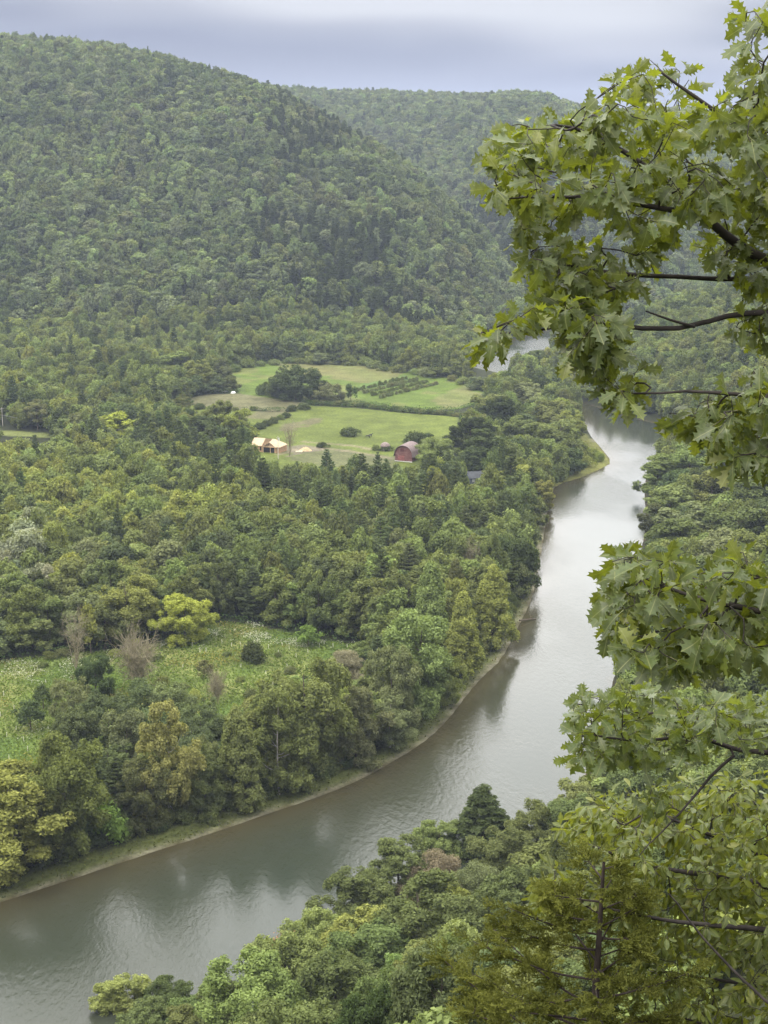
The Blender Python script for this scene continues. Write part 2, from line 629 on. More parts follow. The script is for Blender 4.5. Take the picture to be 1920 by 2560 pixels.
wx = steps((-330, 240, 4), (240, 700, 20))
wy = steps((60, 300, 4), (300, 1250, 5))
WX, WY = np.meshgrid(wx, wy)
WP = np.stack([WX, WY], -1)
wz, wdl, wdr, win = terrain_full(WP)
ff = gridfaces(*WX.shape)
wet = (win | (np.minimum(wdl, wdr) < 9)).ravel()
ff = ff[wet[ff].all(1)]
shal = np.where(win, np.exp(-wdl / 7.0), 1.0)
calm = np.interp(WY, [500, 620, 690, 712, 730, 915, 940], [0.55, 0.8, 1.0, 0.9, 0.12, 0.12, 1.6])
calm = calm * np.interp(WY, [200, 300, 420], [1.2, 1.15, 1.0])
m, nt, nl = newmat('river_water')
geo = nt.new('ShaderNodeNewGeometry')
sh_ = node(nt, 'ShaderNodeAttribute', attribute_name='shallow').outputs['Fac']
rp_ = node(nt, 'ShaderNodeAttribute', attribute_name='ripple').outputs['Fac']
mpv = nt.new('ShaderNodeMapping')
mpv.inputs['Scale'].default_value = (1, 0.45, 1)
mpv.inputs['Rotation'].default_value = (0, 0, 0.5)
nl.new(geo.outputs['Position'], mpv.inputs[0])
w1 = nt.new('ShaderNodeTexNoise')
w1.inputs['Scale'].default_value = 0.85
w1.inputs['Detail'].default_value = 5
w1.inputs['Roughness'].default_value = 0.62
nl.new(mpv.outputs[0], w1.inputs['Vector'])
w2 = nt.new('ShaderNodeTexNoise')
w2.inputs['Scale'].default_value = 0.028
w2.inputs['Detail'].default_value = 4
nl.new(mpv.outputs[0], w2.inputs['Vector'])
wind = maprange(nt, nl, w2.outputs[0], 0.38, 0.62, 0.22, 1.25)
stg = mathn(nt, nl, 'MULTIPLY', wind, rp_)
bp = nt.new('ShaderNodeBump')
bp.inputs['Distance'].default_value = 0.34
nl.new(mathn(nt, nl, 'MULTIPLY', stg, 0.75), bp.inputs['Strength'])
nl.new(w1.outputs[0], bp.inputs['Height'])
deep = mixcol(nt, nl, maprange(nt, nl, w2.outputs[0], 0.3, 0.7, 0, 1), (0.026, 0.034, 0.024), (0.036, 0.041, 0.028))
wc = mixcol(nt, nl, sh_, deep, (0.056, 0.047, 0.022))
p = nt.new('ShaderNodeBsdfPrincipled')
nl.new(wc, p.inputs['Base Color'])
p.inputs['IOR'].default_value = 1.333
p.inputs['Roughness'].default_value = 0.11
nl.new(bp.outputs[0], p.inputs['Normal'])
out(nt, nl, p.outputs[0])
WATER = m
wm = mesh_np('river', np.stack([WX, WY, np.zeros_like(WX)], -1).reshape(-1, 3), ff, WATER,
             pattr={'shallow': shal.ravel(), 'ripple': calm.ravel()}, smooth=True)
tag(link('river', wm), kind='structure')
# ------------------------------------------------------------------ tree shapes
def leafquads(Cn, N, L, W, r, ax=None):
    """one small bent leaf-clump face per centre"""
    n = len(Cn)
    N = N / (np.linalg.norm(N, axis=1, keepdims=True) + 1e-9)
    if ax is None:
        T = np.cross(r.normal(size=(n, 3)), N)
    else:
        T = ax - (ax * N).sum(1, keepdims=True) * N
    T /= np.linalg.norm(T, axis=1, keepdims=True) + 1e-9
    B = np.cross(N, T)
    cu = (r.random((n, 1)) - 0.3) * 0.5
    a = Cn - T * L[:, None]
    b = Cn + B * W[:, None] + N * cu * L[:, None]
    c = Cn + T * L[:, None] - N * 0.15 * L[:, None]
    d = Cn - B * W[:, None] + N * cu * L[:, None]
    V = np.stack([a, b, c, d], 1).reshape(-1, 3)
    return V, np.arange(4 * n).reshape(n, 4)


PROF = {
    'cone': lambda t: np.clip((1.03 - t) ** 1.05 * (0.85 + 0.15 * np.minimum(1, t * 6)), 0.05, 1),
    'round': lambda t: np.sqrt(np.clip(1 - (2 * t - 0.9) ** 2 / 1.25, 0.02, 1)),
    'dome': lambda t: np.sqrt(np.clip(1 - t ** 2.4, 0.02, 1)) * (0.75 + 0.25 * np.minimum(1, t * 4)),
    'tall': lambda t: np.clip(np.sin(np.clip(t * 0.86 + 0.16, 0, 1) * math.pi) ** 0.62, 0.08, 1),
    'conic': lambda t: np.clip((1 - t) ** 0.72 * (0.8 + 0.2 * np.minimum(1, t * 5)), 0.05, 1),
    'flat': lambda t: np.clip(np.minimum(1, 0.45 + t * 0.9) * np.sqrt(np.clip(1 - t ** 5, 0, 1)), 0.05, 1),
}


def crown_data(seed, H, R, z0, prof, nl, nq, L, lob=(0.2, 0.36), up=0.4, flat=1.1, spread=0.36, soft=0.98, hier=0):
    """broadleaf crown: leaf clumps over many lobes; returns verts, faces, var and the lobe centres"""
    r = np.random.default_rng(seed)
    t = r.random(nl * 3) ** 0.85
    th = r.random(nl * 3) * 2 * math.pi
    w = PROF[prof](t)
    wob = 1 + 0.27 * np.sin(th * 2 + r.random() * 6) + 0.2 * np.sin(th * 3 + 9 * t + r.random() * 6)
    rad = R * w * wob * (0.35 + 0.55 * r.random(nl * 3) ** 0.5)
    Lc = np.stack([rad * np.cos(th), rad * np.sin(th), z0 + (H - z0) * (0.04 + 0.88 * t)], -1)
    if hier:
        big = [0]
        for i in range(1, len(Lc)):
            if len(big) >= hier:
                break
            if np.min(np.linalg.norm(Lc[big] - Lc[i], axis=1)) > R * (0.55 + 0.3 * r.random()):
                big.append(i)
        Bc, bs = Lc[big], R * (0.26 + 0.2 * r.random(len(big)))
        bi = r.integers(0, len(big), len(Lc))
        off = r.normal(size=(len(Lc), 3))
        off *= (0.45 + 0.55 * r.random(len(Lc)) ** 0.5)[:, None] / np.linalg.norm(off, axis=1, keepdims=True)
        Lc = Bc[bi] + off * bs[bi][:, None] * np.array([1.1, 1.1, 1.0])
    # spread the lobes apart
    keep = [0]
    md = R * spread * 0.75
    for i in range(1, len(Lc)):
        if len(keep) >= nl:
            break
        if np.min(np.linalg.norm(Lc[keep] - Lc[i], axis=1)) > md * (0.6 + 0.6 * r.random()):
            keep.append(i)
    Lc = Lc[keep]
    n = len(Lc)
    lr = R * (lob[0] + (lob[1] - lob[0]) * r.random(n))
    pr = lr ** 2
    li = r.choice(n, nq, p=pr / pr.sum())
    d = r.normal(size=(nq, 3))
    d[:, 2] += 0.35
    outw = Lc[li] * np.array([1, 1, 0])
    outw /= np.linalg.norm(outw, axis=1, keepdims=True) + 1e-6
    d += 0.5 * outw
    d /= np.linalg.norm(d, axis=1, keepdims=True)
    rr = lr[li] * (0.30 + soft * r.random(nq) ** 0.8)
    P = Lc[li] + d * rr[:, None] * np.array([1.08, 1.08, flat])
    N = d * 0.8 + np.array([0, 0, up]) + r.normal(size=(nq, 3)) * 0.55
    Ls = L * (0.55 + 0.9 * r.random(nq))
    ax = d + np.array([0, 0, 0.5]) + r.normal(size=(nq, 3)) * 0.45
    V, Fq = leafquads(P, N, Ls, Ls * (0.40 + 0.25 * r.random(nq)), r, ax)
    lv = r.random(n)
    var = np.clip(0.5 + 0.3 * (lv[li] - 0.5) + 0.5 * (r.random(nq) - 0.5), 0, 1)
    return V, Fq, var, Lc


def crown_mesh(name, mat, *a, **k):
    V, Fq, var, Lc = crown_data(*a, **k)
    return mesh_np(name, V, Fq, mat, fattr={'var': var}), Lc


def trunk_mesh(name, mat, H, r0, lobes, seed, nlimb=7, lean=0.03):
    r = np.random.default_rng(seed)
    VV, FF, b = [], [], 0
    z = np.linspace(-0.4, H * 0.86, 9)
    ph = r.random() * 6
    P = np.stack([lean * H * np.sin(z / H * 3 + ph) * z / H, lean * H * np.cos(z / H * 2.6 + ph) * z / H, z], -1)
    R = r0 * (1 - 0.86 * np.clip(z, 0, None) / (H * 0.86)) + 0.02
    R[0] *= 1.5
    V, Fq = tube_np(P, R, 7)
    VV.append(V)
    FF.append(Fq)
    b += len(V)
    idx = r.permutation(len(lobes))[:nlimb]
    for i in idx:
        e = lobes[i]
        s = np.clip(e[2] - 0.55 * np.hypot(e[0], e[1]) - 0.5, 0.18 * H, 0.72 * H)
        st = np.array([np.interp(s, z, P[:, 0]), np.interp(s, z, P[:, 1]), s])
        u = np.linspace(0, 1, 6)[:, None]
        mid = (st + e) / 2 + np.array([0, 0, -0.06 * H]) + r.normal(size=3) * 0.25
        Q = (1 - u) ** 2 * st + 2 * u * (1 - u) * mid + u ** 2 * e
        rr = np.interp(s, z, R) * 0.5 * (1 - 0.82 * u[:, 0])
        V, Fq = tube_np(Q, rr, 5)
        VV.append(V)
        FF.append(Fq + b)
        b += len(V)
    return mesh_np(name, np.concatenate(VV), np.concatenate(FF), mat, smooth=True)


def pine_data(seed, H, R, nq, L, z0=0.12):
    """layered whorls of upswept sprays"""
    r = np.random.default_rng(seed)
    Pn, Nn, var = [], [], []
    lev = []
    z = H * z0
    while z < H * 0.97:
        lev.append(z)
        z += H * (0.050 + 0.025 * r.random())
    limbs = []
    for z in lev:
        t = (z / H - z0) / (1 - z0)
        reach = R * (1 - t) ** 0.8 * (0.55 + 0.45 * min(1, t * 5 + 0.4))
        k = r.integers(4, 7)
        a0 = r.random() * 6.28
        for j in range(k):
            a = a0 + j * 6.28 / k + r.normal() * 0.2
            ln = reach * (0.65 + 0.5 * r.random()) + 0.25
            limbs.append((z, a, ln, 0.10 + 0.45 * t))
    tot = sum(l[2] for l in limbs)
    for (z, a, ln, up) in limbs:
        n = max(3, int(nq * ln / tot))
        s = r.random(n) ** 0.6
        w = (0.10 + 0.30 * ln * np.sin(np.clip(s * 0.9 + 0.1, 0, 1) * math.pi) ** 0.7)
        off = (r.random(n) * 2 - 1) * w
        x = np.cos(a) * ln * s - np.sin(a) * off
        y = np.sin(a) * ln * s + np.cos(a) * off
        zz = z + ln * (up * s ** 1.5 - 0.05) + r.random(n) * 0.13 * ln ** 0.5
        Pn.append(np.stack([x, y, zz], -1))
        N = r.normal(size=(n, 3)) * 0.5 + np.array([0, 0, 0.9])
        Nn.append(N)
        lv = r.random()
        var.append(np.clip(0.5 + 0.3 * (lv - 0.5) + 0.5 * (r.random(n) - 0.5), 0, 1))
    P, N, var = np.concatenate(Pn), np.concatenate(Nn), np.concatenate(var)
    Ls = L * (0.6 + 0.8 * r.random(len(P)))
    V, Fq = leafquads(P, N, Ls, Ls * 0.34, r)
    return V, Fq, var, limbs


def twig_mesh(name, mat, H, R, seed, n=160, fine=0.02, vase=1.0):
    """leafless tree or bush: forking twigs"""
    r = np.random.default_rng(seed)
    VV, FF, b = [], [], 0

    def seg(P, R_, s=4):
        nonlocal b
        V, Fq = tube_np(P, R_, s)
        VV.append(V)
        FF.append(Fq + b)
        b += len(V)
    mains = []
    for i in range(9):
        a = r.random() * 6.28
        tip = np.array([math.cos(a) * R * 0.7 * r.random() ** 0.5 * vase, math.sin(a) * R * 0.7 * r.random() ** 0.5 * vase, H * (0.7 + 0.3 * r.random())])
        u = np.linspace(0, 1, 7)[:, None]
        Q = u * tip * np.array([1, 1, 1]) + np.sin(u * 3.0) * r.normal(size=3) * 0.06 * R
        Q[:, :2] = tip[:2] * u ** 1.6 + (Q[:, :2] - tip[:2] * u)
        seg(Q, fine * H * 0.42 * (1 - 0.85 * u[:, 0]) + 0.012, 5)
        mains.append(Q)
    for i in range(n):
        Q = mains[r.integers(len(mains))]
        k = r.integers(2, 7)
        st = Q[k]
        dirv = r.normal(size=3) * 0.8 + np.array([Q[-1][0], Q[-1][1], 0]) / (R + 1e-3) * 0.6 + np.array([0, 0, 0.75])
        dirv /= np.linalg.norm(dirv)
        ln = R * (0.25 + 0.45 * r.random())
        u = np.linspace(0, 1, 4)[:, None]
        T = st + dirv * ln * u + r.normal(size=3) * 0.12 * ln * u ** 2
        seg(T, (0.022 + fine * 0.3) * (1 - 0.7 * u[:, 0]) + 0.006, 3)
        for j in range(4):
            dv = dirv + r.normal(size=3) * 0.55
            dv /= np.linalg.norm(dv)
            s2 = T[r.integers(1, 4)]
            seg(np.stack([s2, s2 + dv * ln * 0.3, s2 + dv * ln * 0.55 + r.normal(size=3) * 0.05 * ln]), np.array([0.02, 0.014, 0.006]), 3)
    return mesh_np(name, np.concatenate(VV), np.concatenate(FF), mat)


# kinds of individual tree: crown and trunk meshes, all about 16 m high with the base at the origin
KIND = {}


def kind(name, n, H, R, z0, prof, nl, nq, L, bark=BARK, r0=0.28, **kw):
    lst = []
    for i in range(n):
        s = 100 + 37 * len(KIND) + i
        me, Lc = crown_mesh(name + '_crown', LEAF, s, H, R, z0, prof, nl, nq, L, **kw)
        tr = trunk_mesh(name + '_trunk', bark, H, r0, Lc, s, lean=0.025)
        lst.append((me, tr))
    KIND[name] = lst


kind('round', 6, 16, 5.2, 1.2, 'round', 85, 11500, 0.34, lob=(0.12, 0.23), hier=13)
kind('tall', 5, 18, 4.2, 0.8, 'tall', 85, 11500, 0.32, lob=(0.13, 0.25), hier=15)
kind('conic', 4, 18, 4.3, 0.6, 'conic', 90, 11000, 0.28, lob=(0.12, 0.24), spread=0.3)
kind('airy', 4, 15, 5.4, 3.6, 'flat', 26, 5200, 0.30, bark=BARK, flat=0.42, lob=(0.2, 0.34), spread=0.62)
kind('pale', 4, 19, 4.9, 1.6, 'tall', 44, 8200, 0.34, bark=PALEBARK, r0=0.34, lob=(0.13, 0.25), hier=14)
kind('near_round', 5, 17, 5.6, 1.6, 'round', 170, 34000, 0.23, lob=(0.09, 0.18), spread=0.2, soft=1.2, hier=15)
kind('near_tall', 3, 19, 5.0, 0.8, 'tall', 170, 34000, 0.23, lob=(0.09, 0.18), spread=0.2, soft=1.2, hier=17)
kind('near_spire', 3, 18, 4.3, 0.5, 'conic', 200, 32000, 0.21, lob=(0.09, 0.18), spread=0.18, soft=1.15)
kind('near_pale', 3, 19, 4.9, 0.8, 'tall', 150, 26000, 0.22, bark=PALEBARK, r0=0.22, lob=(0.09, 0.18), spread=0.2, soft=1.15, hier=18)
kind('locust', 4, 15, 5.4, 1.6, 'dome', 140, 21000, 0.24, lob=(0.09, 0.19), spread=0.2, soft=1.2, hier=15)
kind('near_conic', 2, 18, 4.6, 0.6, 'cone', 240, 32000, 0.19, lob=(0.08, 0.15), spread=0.18)
kind('near_willow', 2, 14, 5.0, 0.6, 'dome', 50, 36000, 0.15, lob=(0.22, 0.34))
kind('wide', 3, 13, 6.0, 0.3, 'dome', 80, 11000, 0.32, lob=(0.11, 0.22), spread=0.28, hier=14)
kind('bush', 4, 3.2, 2.6, 0.1, 'dome', 26, 1900, 0.24, r0=0.08, lob=(0.24, 0.4))
kind('sapling', 3, 6, 2.1, 1.4, 'round', 18, 1500, 0.24, r0=0.1, lob=(0.22, 0.4))
lst = []
for i in range(6):
    V, Fq, var, limbs = pine_data(900 + i, 18.5, 4.4, 7500, 0.42)
    me = mesh_np('pine_crown', V, Fq, LEAF, fattr={'var': var})
    mb, fb, b = [], [], 0
    V, Fq = tube_np(np.array([[0, 0, -0.4], [0.05, 0, 6], [0, 0.06, 12], [0, 0, 18.2]]), np.array([0.3, 0.22, 0.13, 0.02]), 7)
    mb.append(V)
    fb.append(Fq)
    b = len(V)
    for (z, a, ln, upk) in limbs:
        u = np.linspace(0, 0.9, 4)
        V, Fq = tube_np(np.stack([np.cos(a) * ln * u, np.sin(a) * ln * u, z + ln * (upk * u ** 1.5 - 0.06)], -1), 0.05 * (1 - 0.8 * u) + 0.01, 4)
        mb.append(V)
        fb.append(Fq + b)
        b += len(V)
    lst.append((me, mesh_np('pine_trunk', np.concatenate(mb), np.concatenate(fb), BARK, smooth=True)))
KIND['pine'] = lst
KIND['bare'] = [(twig_mesh('bare_branches', DEADWOOD, 12, 3.6, 70 + i, 170), None) for i in range(2)]
KIND['barebush'] = [(twig_mesh('bare_twigs', DEADWOOD, 5.0, 3.2, 80 + i, 330, 0.016, 1.3), None) for i in range(2)]

# colours the trees have (linear albedo) and the words for them
TINT = {
    'mid green': (0.127, 0.155, 0.057),
    'dark green': (0.080, 0.101, 0.040),
    'yellow-green': (0.218, 0.240, 0.066),
    'olive': (0.157, 0.179, 0.060),
    'blue-green': (0.105, 0.133, 0.059),
    'grey-green': (0.167, 0.189, 0.086),
    'golden': (0.285, 0.310, 0.060),
    'light green': (0.182, 0.221, 0.076),
    'dull brown-green': (0.136, 0.149, 0.059),
    'silvery': (0.265, 0.284, 0.180),
    'tan': (0.278, 0.264, 0.093),
    'very dark green': (0.055, 0.073, 0.030),
    'grey-brown': (0.211, 0.193, 0.125),
    'bright green': (0.153, 0.228, 0.051),
    'pale yellow': (0.255, 0.275, 0.095),
    'reddish': (0.250, 0.145, 0.075),
}
SHOW = []            # the part of the sheet each of them fills
PLACED = []          # (x, y, radius) of trees set by hand
H0 = {'near_spire': 18, 'near_pale': 19, 'locust': 15, 'near_tall': 19, 'round': 16, 'tall': 18, 'conic': 18, 'airy': 15, 'pale': 19, 'near_round': 17, 'near_conic': 18, 'near_willow': 14, 'wide': 13,
      'bush': 3.2, 'sapling': 6, 'pine': 18.5, 'bare': 12, 'barebush': 5.0}
R0 = {'near_spire': 4.3, 'near_pale': 4.9, 'locust': 5.4, 'near_tall': 5.0, 'round': 5.2, 'tall': 4.2, 'conic': 4.3, 'airy': 5.4, 'pale': 4.9, 'near_round': 5.6, 'near_conic': 4.6, 'near_willow': 5, 'wide': 6,
      'bush': 2.6, 'sapling': 2.1, 'pine': 4.4, 'bare': 3.6, 'barebush': 3.2}
CATS = {'bush': ('shrub', 'shrub'), 'barebush': ('bare_shrub', 'shrub'), 'pine': ('pine_tree', 'pine tree'), 'bare': ('bare_tree', 'bare tree'),
        'sapling': ('young_tree', 'young tree')}
count = {}


def tree(kd, x, y, h, r, tint, label=None, group=None, cat=None, name=None, z=None, rz=None, jit=0.12):
    i = count.get(kd, 0)
    count[kd] = i + 1
    me, tr = KIND[kd][i % len(KIND[kd])]
    nm, ct = CATS.get(kd, ('broadleaf_tree', 'tree'))
    z = tz(x, y) if z is None else z
    o = thing(name or nm, (x, y, z - 0.1), label, cat or ct, group, rng.random() * 6.28 if rz is None else rz)
    s = (r / R0[kd], r / R0[kd], h / H0[kd])
    c = link('branches' if kd in ('bare', 'barebush') else 'crown', me, o)
    c.scale = s
    tc_ = np.array(TINT[tint]) * (1 + jit * (rng.random() * 2 - 1)) * (1 + 0.03 * rng.normal(size=3))
    c.color = (*np.clip(tc_, 0, 1), 1)
    if tr is not None:
        t = link('trunk', tr, o)
        t.scale = s
    return o


def to_sheet(X, Y, Zz):
    dz = Zz - EYE
    fwd = Y * CP - dz * SP
    upv = Y * SP + dz * CP
    return CX + F * X / fwd, CY - F * upv / fwd


def by_top(sx, sy, h, near=140.0, far=1500.0):
    """where a tree h metres high stands whose top shows at sx, sy"""
    d = ray(sx, sy)
    Y = np.arange(near, far, 0.75)
    t = Y / d[1]
    X = d[0] * t
    Z = EYE + d[2] * t
    gz = terrain_full(np.stack([X, Y], -1))[0] + h
    k = np.argmax(Z <= gz)
    return float(X[k]), float(Y[k])


def by_base(sx, sy):
    d = ray(sx, sy)
    Y = np.arange(100.0, 1500.0, 0.75)
    t = Y / d[1]
    X, Z = d[0] * t, EYE + d[2] * t
    gz = terrain_full(np.stack([X, Y], -1))[0]
    k = np.argmax(Z <= gz)
    return float(X[k]), float(Y[k])


def put(kd, sx, sy, w, h, tint, label, base=None, **kw):
    """a tree whose top is at sx, sy and whose crown is w wide on the photo sheet"""
    x, y = by_base(sx, base) if base else by_top(sx, sy, h)
    d = math.sqrt(x * x + y * y + EYE ** 2 * 0.8)
    if base:
        h = max(1.2, EYE + (ray(sx, sy)[2] / ray(sx, sy)[1]) * y - tz(x, y))
    r = 0.5 * w * d / F
    PLACED.append((x, y, r))
    SHOW.append((sx, sy, w, y, base or to_sheet(x, y, tz(x, y))[1]))
    return tree(kd, x, y, h, r, tint, label, **kw)


BANKROW = 'trees along the far bank of the river'
NEARW = 'trees of the wood on the near bank'
# --- the row on the far bank, from the lower left corner upstream
put('near_tall', 30, 1648, 190, 17, 'yellow-green', 'broad yellow-olive tree at the lower left end of the far bank row', base=1892, group=BANKROW)
put('near_round', 145, 1592, 150, 16, 'olive', 'olive round tree second from the left in the far bank row', base=1854, group=BANKROW)
put('bush', 128, 1762, 90, 6.5, 'yellow-green', 'yellow-green tall shrub at the water end of the olive trees', group='shrubs on the river bank')
put('bush', 222, 1742, 100, 7, 'bright green', 'bright green bushy shrub on the grassy bar', group='shrubs on the river bank')
put('pine', 250, 1630, 95, 14, 'blue-green', 'blue-green conifer between olive trees and the tan tree', group=BANKROW)
put('near_round', 315, 1640, 100, 12, 'dull brown-green', 'dull brown-green tree hiding left behind the tan tree', base=1792, group=BANKROW)
put('near_pale', 365, 1518, 116, 18, 'tan', 'tall ragged tan tree with leaves turning brown on the bank', base=1782, group=BANKROW)
put('near_tall', 443, 1612, 82, 13, 'mid green', 'narrow mid green tree right of the tall tan tree', base=1764, group=BANKROW)
put('near_spire', 516, 1515, 112, 18, 'light green', 'pointed light green tree with tapering top on the river bank', base=1748, group=BANKROW)
put('near_pale', 602, 1498, 118, 17, 'olive', 'olive tree right of the pointed light tree on the bank', base=1720, group=BANKROW)
put('near_round', 664, 1418, 170, 18, 'olive', 'large dull olive tree with pale limbs behind the bank row', base=1682, group=BANKROW)
put('near_tall', 770, 1468, 112, 18, 'grey-green', 'grey-green tree below the large tree with pale limbs', base=1656, group=BANKROW)
put('near_pale', 842, 1495, 90, 16, 'grey-green', 'pale grey-green tree at the right end of the bank bulge', base=1614, group=BANKROW)
put('near_willow', 745, 1406, 110, 10, 'grey-brown', 'grey-brown rounded willow behind the bank row', group=BANKROW, cat='tree')
put('pine', 815, 1372, 90, 14, 'blue-green', 'blue-green pine right of the grey-brown willow', group=BANKROW)
put('near_round', 845, 1388, 100, 15, 'grey-green', 'grey-green tree in front of the blue-green pine', base=1582, group=BANKROW)
put('near_round', 905, 1322, 150, 17, 'light green', 'broad light green tree where the bank bends upstream', base=1552, group=BANKROW)
put('near_round', 962, 1418, 76, 12, 'yellow-green', 'small yellow-green tree at the water bend', base=1527, group=BANKROW)
put('near_spire', 930, 1200, 105, 19, 'light green', 'light green pointed tree above the bend of the bank', base=1417, group=BANKROW)
put('near_spire', 1000, 1268, 104, 19, 'yellow-green', 'pointed yellowish tree with pale trunks left of the twin', base=1462, group=BANKROW)
put('near_spire', 1062, 1212, 100, 20, 'yellow-green', 'tall yellow-green pointed tree close over the water', base=1397, group=BANKROW)
put('near_spire', 985, 1202, 60, 15, 'dull brown-green', 'brownish tree between the two pointed light trees', group=BANKROW)
put('bare', 1020, 1165, 62, 13, 'grey-brown', 'leafless grey tree behind the pointed bank trees', group='leafless trees')
put('tall', 1172, 1030, 50, 14, 'yellow-green', 'yellow-green tree beside the water below the spit', group=BANKROW)
put('tall', 1150, 1060, 50, 15, 'olive', 'olive tree beside the yellow-green one below the spit', group=BANKROW)
put('round', 1215, 905, 92, 17, 'light green', 'light green tree at the bend above the gravel spit', group=BANKROW)
put('round', 1190, 868, 92, 17, 'olive', 'olive tree at the far end of the row above the spit', group=BANKROW)
put('round', 1235, 890, 60, 15, 'yellow-green', 'yellow-green tree leaning over the water at the bend', group=BANKROW)
put('round', 1130, 905, 86, 15, 'light green', 'light green tree behind the bend trees', group=BANKROW)
put('round', 1015, 905, 84, 18, 'very dark green', 'very dark round tree right of the pasture', group='dark trees by the pasture')
put('round', 1080, 862, 84, 19, 'very dark green', 'very dark tree between the pasture and the river bend', group='dark trees by the pasture')
put('tall', 1040, 925, 70, 17, 'dark green', 'dark tree below the round dark one', group='dark trees by the pasture')
put('wide', 948, 945, 90, 12, 'light green', 'light green broad tree right of the red barn', group='trees round the barn')
put('round', 1060, 850, 70, 14, 'olive', 'olive tree above the very dark trees', group=BANKROW)
put('round', 1140, 828, 76, 14, 'grey-green', 'grey-green tree above the row toward the far water', group=BANKROW)
qs = LBc[(LBc[:, 1] < 470) & (LBc[:, 1] > 255)]
qs = qs[0] + (qs - qs[0])
dd_ = np.r_[0, np.cumsum(np.hypot(*np.diff(qs, axis=0).T))]
nn_ = np.gradient(qs, axis=0)
nn_ = np.stack([-nn_[:, 1], nn_[:, 0]], -1) / np.linalg.norm(nn_, axis=1, keepdims=True)
def nth(n_):
    return '%d%s' % (n_, 'th' if 10 < n_ % 100 < 14 else {1: 'st', 2: 'nd', 3: 'rd'}.get(n_ % 10, 'th'))


SHW = ['low dark shrub', 'spreading green shrub', 'tall leafy shrub', 'olive shrub']
ss = np.arange(4, dd_[-1], 3.4)
for k_, s_ in enumerate(ss):
    off = np.interp(s_, [0, 150, 230], [7.6, 6.8, 4.5]) + 1.6 * rng.random()
    q = np.array([np.interp(s_, dd_, qs[:, 0] + nn_[:, 0] * off), np.interp(s_, dd_, qs[:, 1] + nn_[:, 1] * off)])
    PLACED.append((q[0], q[1], 1.0))
    tree('bush', q[0], q[1], 2.2 + 2.6 * rng.random(), 1.9 + 1.2 * rng.random(), ['dark green', 'mid green', 'mid green', 'olive'][k_ % 4],
         '%s behind the grassy bar, the %s counted upstream from the lower left' % (SHW[k_ % 4], nth(k_ + 1)), 'shrubs on the river bank')
# --- meadow
put('near_round', 400, 1284, 98, 11, 'golden', 'golden-yellow tree standing alone at the meadow edge', base=1388)
put('near_round', 278, 1244, 122, 14, 'yellow-green', 'yellow-green tree left of the golden tree', base=1385, group='trees at the meadow edge')
put('round', 228, 1295, 80, 10, 'mid green', 'green tree half hidden left of the yellow-green one', base=1400, group='trees at the meadow edge')
put('sapling', 197, 1310, 50, 8, 'yellow-green', 'small yellow-green tree behind the bare tree', base=1412, group='trees at the meadow edge')
put('bare', 165, 1335, 74, 11, 'grey-brown', 'grey leafless tree on the left side of the meadow', base=1455, group='leafless trees')
put('bush', 545, 1394, 56, 3, 'very dark green', 'round dark shrub alone in the middle of the meadow', base=1430)
put('sapling', 666, 1354, 50, 5, 'bright green', 'bright green young tree at the back of the meadow', base=1396, name='young_tree')
put('barebush', 300, 1392, 120, 5, 'grey-brown', 'large grey twiggy shrub with bare branches on the meadow', base=1496)
put('locust', 208, 1418, 70, 9, 'dark green', 'dark locust tree with a forked trunk on the meadow', base=1505)
put('sapling', 441, 1428, 34, 4, 'dull brown-green', 'small round tree on a thin stem on the meadow', base=1466)
put('barebush', 470, 1458, 58, 7, 'grey-brown', 'dead whitish shrub right of the small round tree', base=1520)
put('sapling', 94, 1482, 44, 6, 'dark green', 'small dark tree on the left of the meadow', base=1532, group='small trees on the left meadow')
put('sapling', 66, 1512, 58, 7, 'dark green', 'small dark tree nearer the river on the left meadow', base=1578, group='small trees on the left meadow')
for i, (sx, sy, w, h_) in enumerate(sorted([(105, 1408, 26, 16), (132, 1402, 30, 18), (92, 1432, 22, 12), (335, 1412, 28, 16), (352, 1462, 30, 18), (392, 1476, 26, 14), (420, 1492, 30, 18), (520, 1462, 22, 10),
                                     (566, 1468, 26, 12), (604, 1462, 30, 16), (545, 1490, 34, 20), (628, 1440, 26, 14), (490, 1410, 18, 8), (250, 1404, 26, 16), (600, 1412, 18, 8)])):
    put('bush', sx, sy, w, 1.5, ['mid green', 'olive', 'dull brown-green', 'yellow-green'][i % 4], 'low %s clump of weeds on the meadow, %s from the left' % (['green', 'olive', 'brownish', 'yellowish'][i % 4], nth(i + 1)),
        base=sy + h_, group='weedy shrubs on the meadow')
for i, (sx, sy, w) in enumerate([(150, 1462, 84), (230, 1500, 100), (300, 1478, 100), (370, 1480, 110), (430, 1510, 100), (160, 1530, 92),
                                 (270, 1545, 100), (345, 1530, 100), (415, 1560, 90), (440, 1600, 60)]):
    wd = ['leftmost, nearest the small dark trees', 'second, behind the olive tree', 'behind the grey twiggy shrub', 'topmost, under the dead whitish shrub',
          'rightmost, beside the pointed light green tree', 'lower left, by the small dark trees', 'lower, above the blue-green conifer', 'middle, just above the tan tree',
          'lower right, right of the tan tree', 'lowest, behind the narrow green tree'][i]
    put('locust', sx, sy, w, 14, 'blue-green' if i % 3 else 'grey-green', 'feathery blue-green locust tree, ' + wd, group='locust trees behind the far bank row', name='locust_tree')
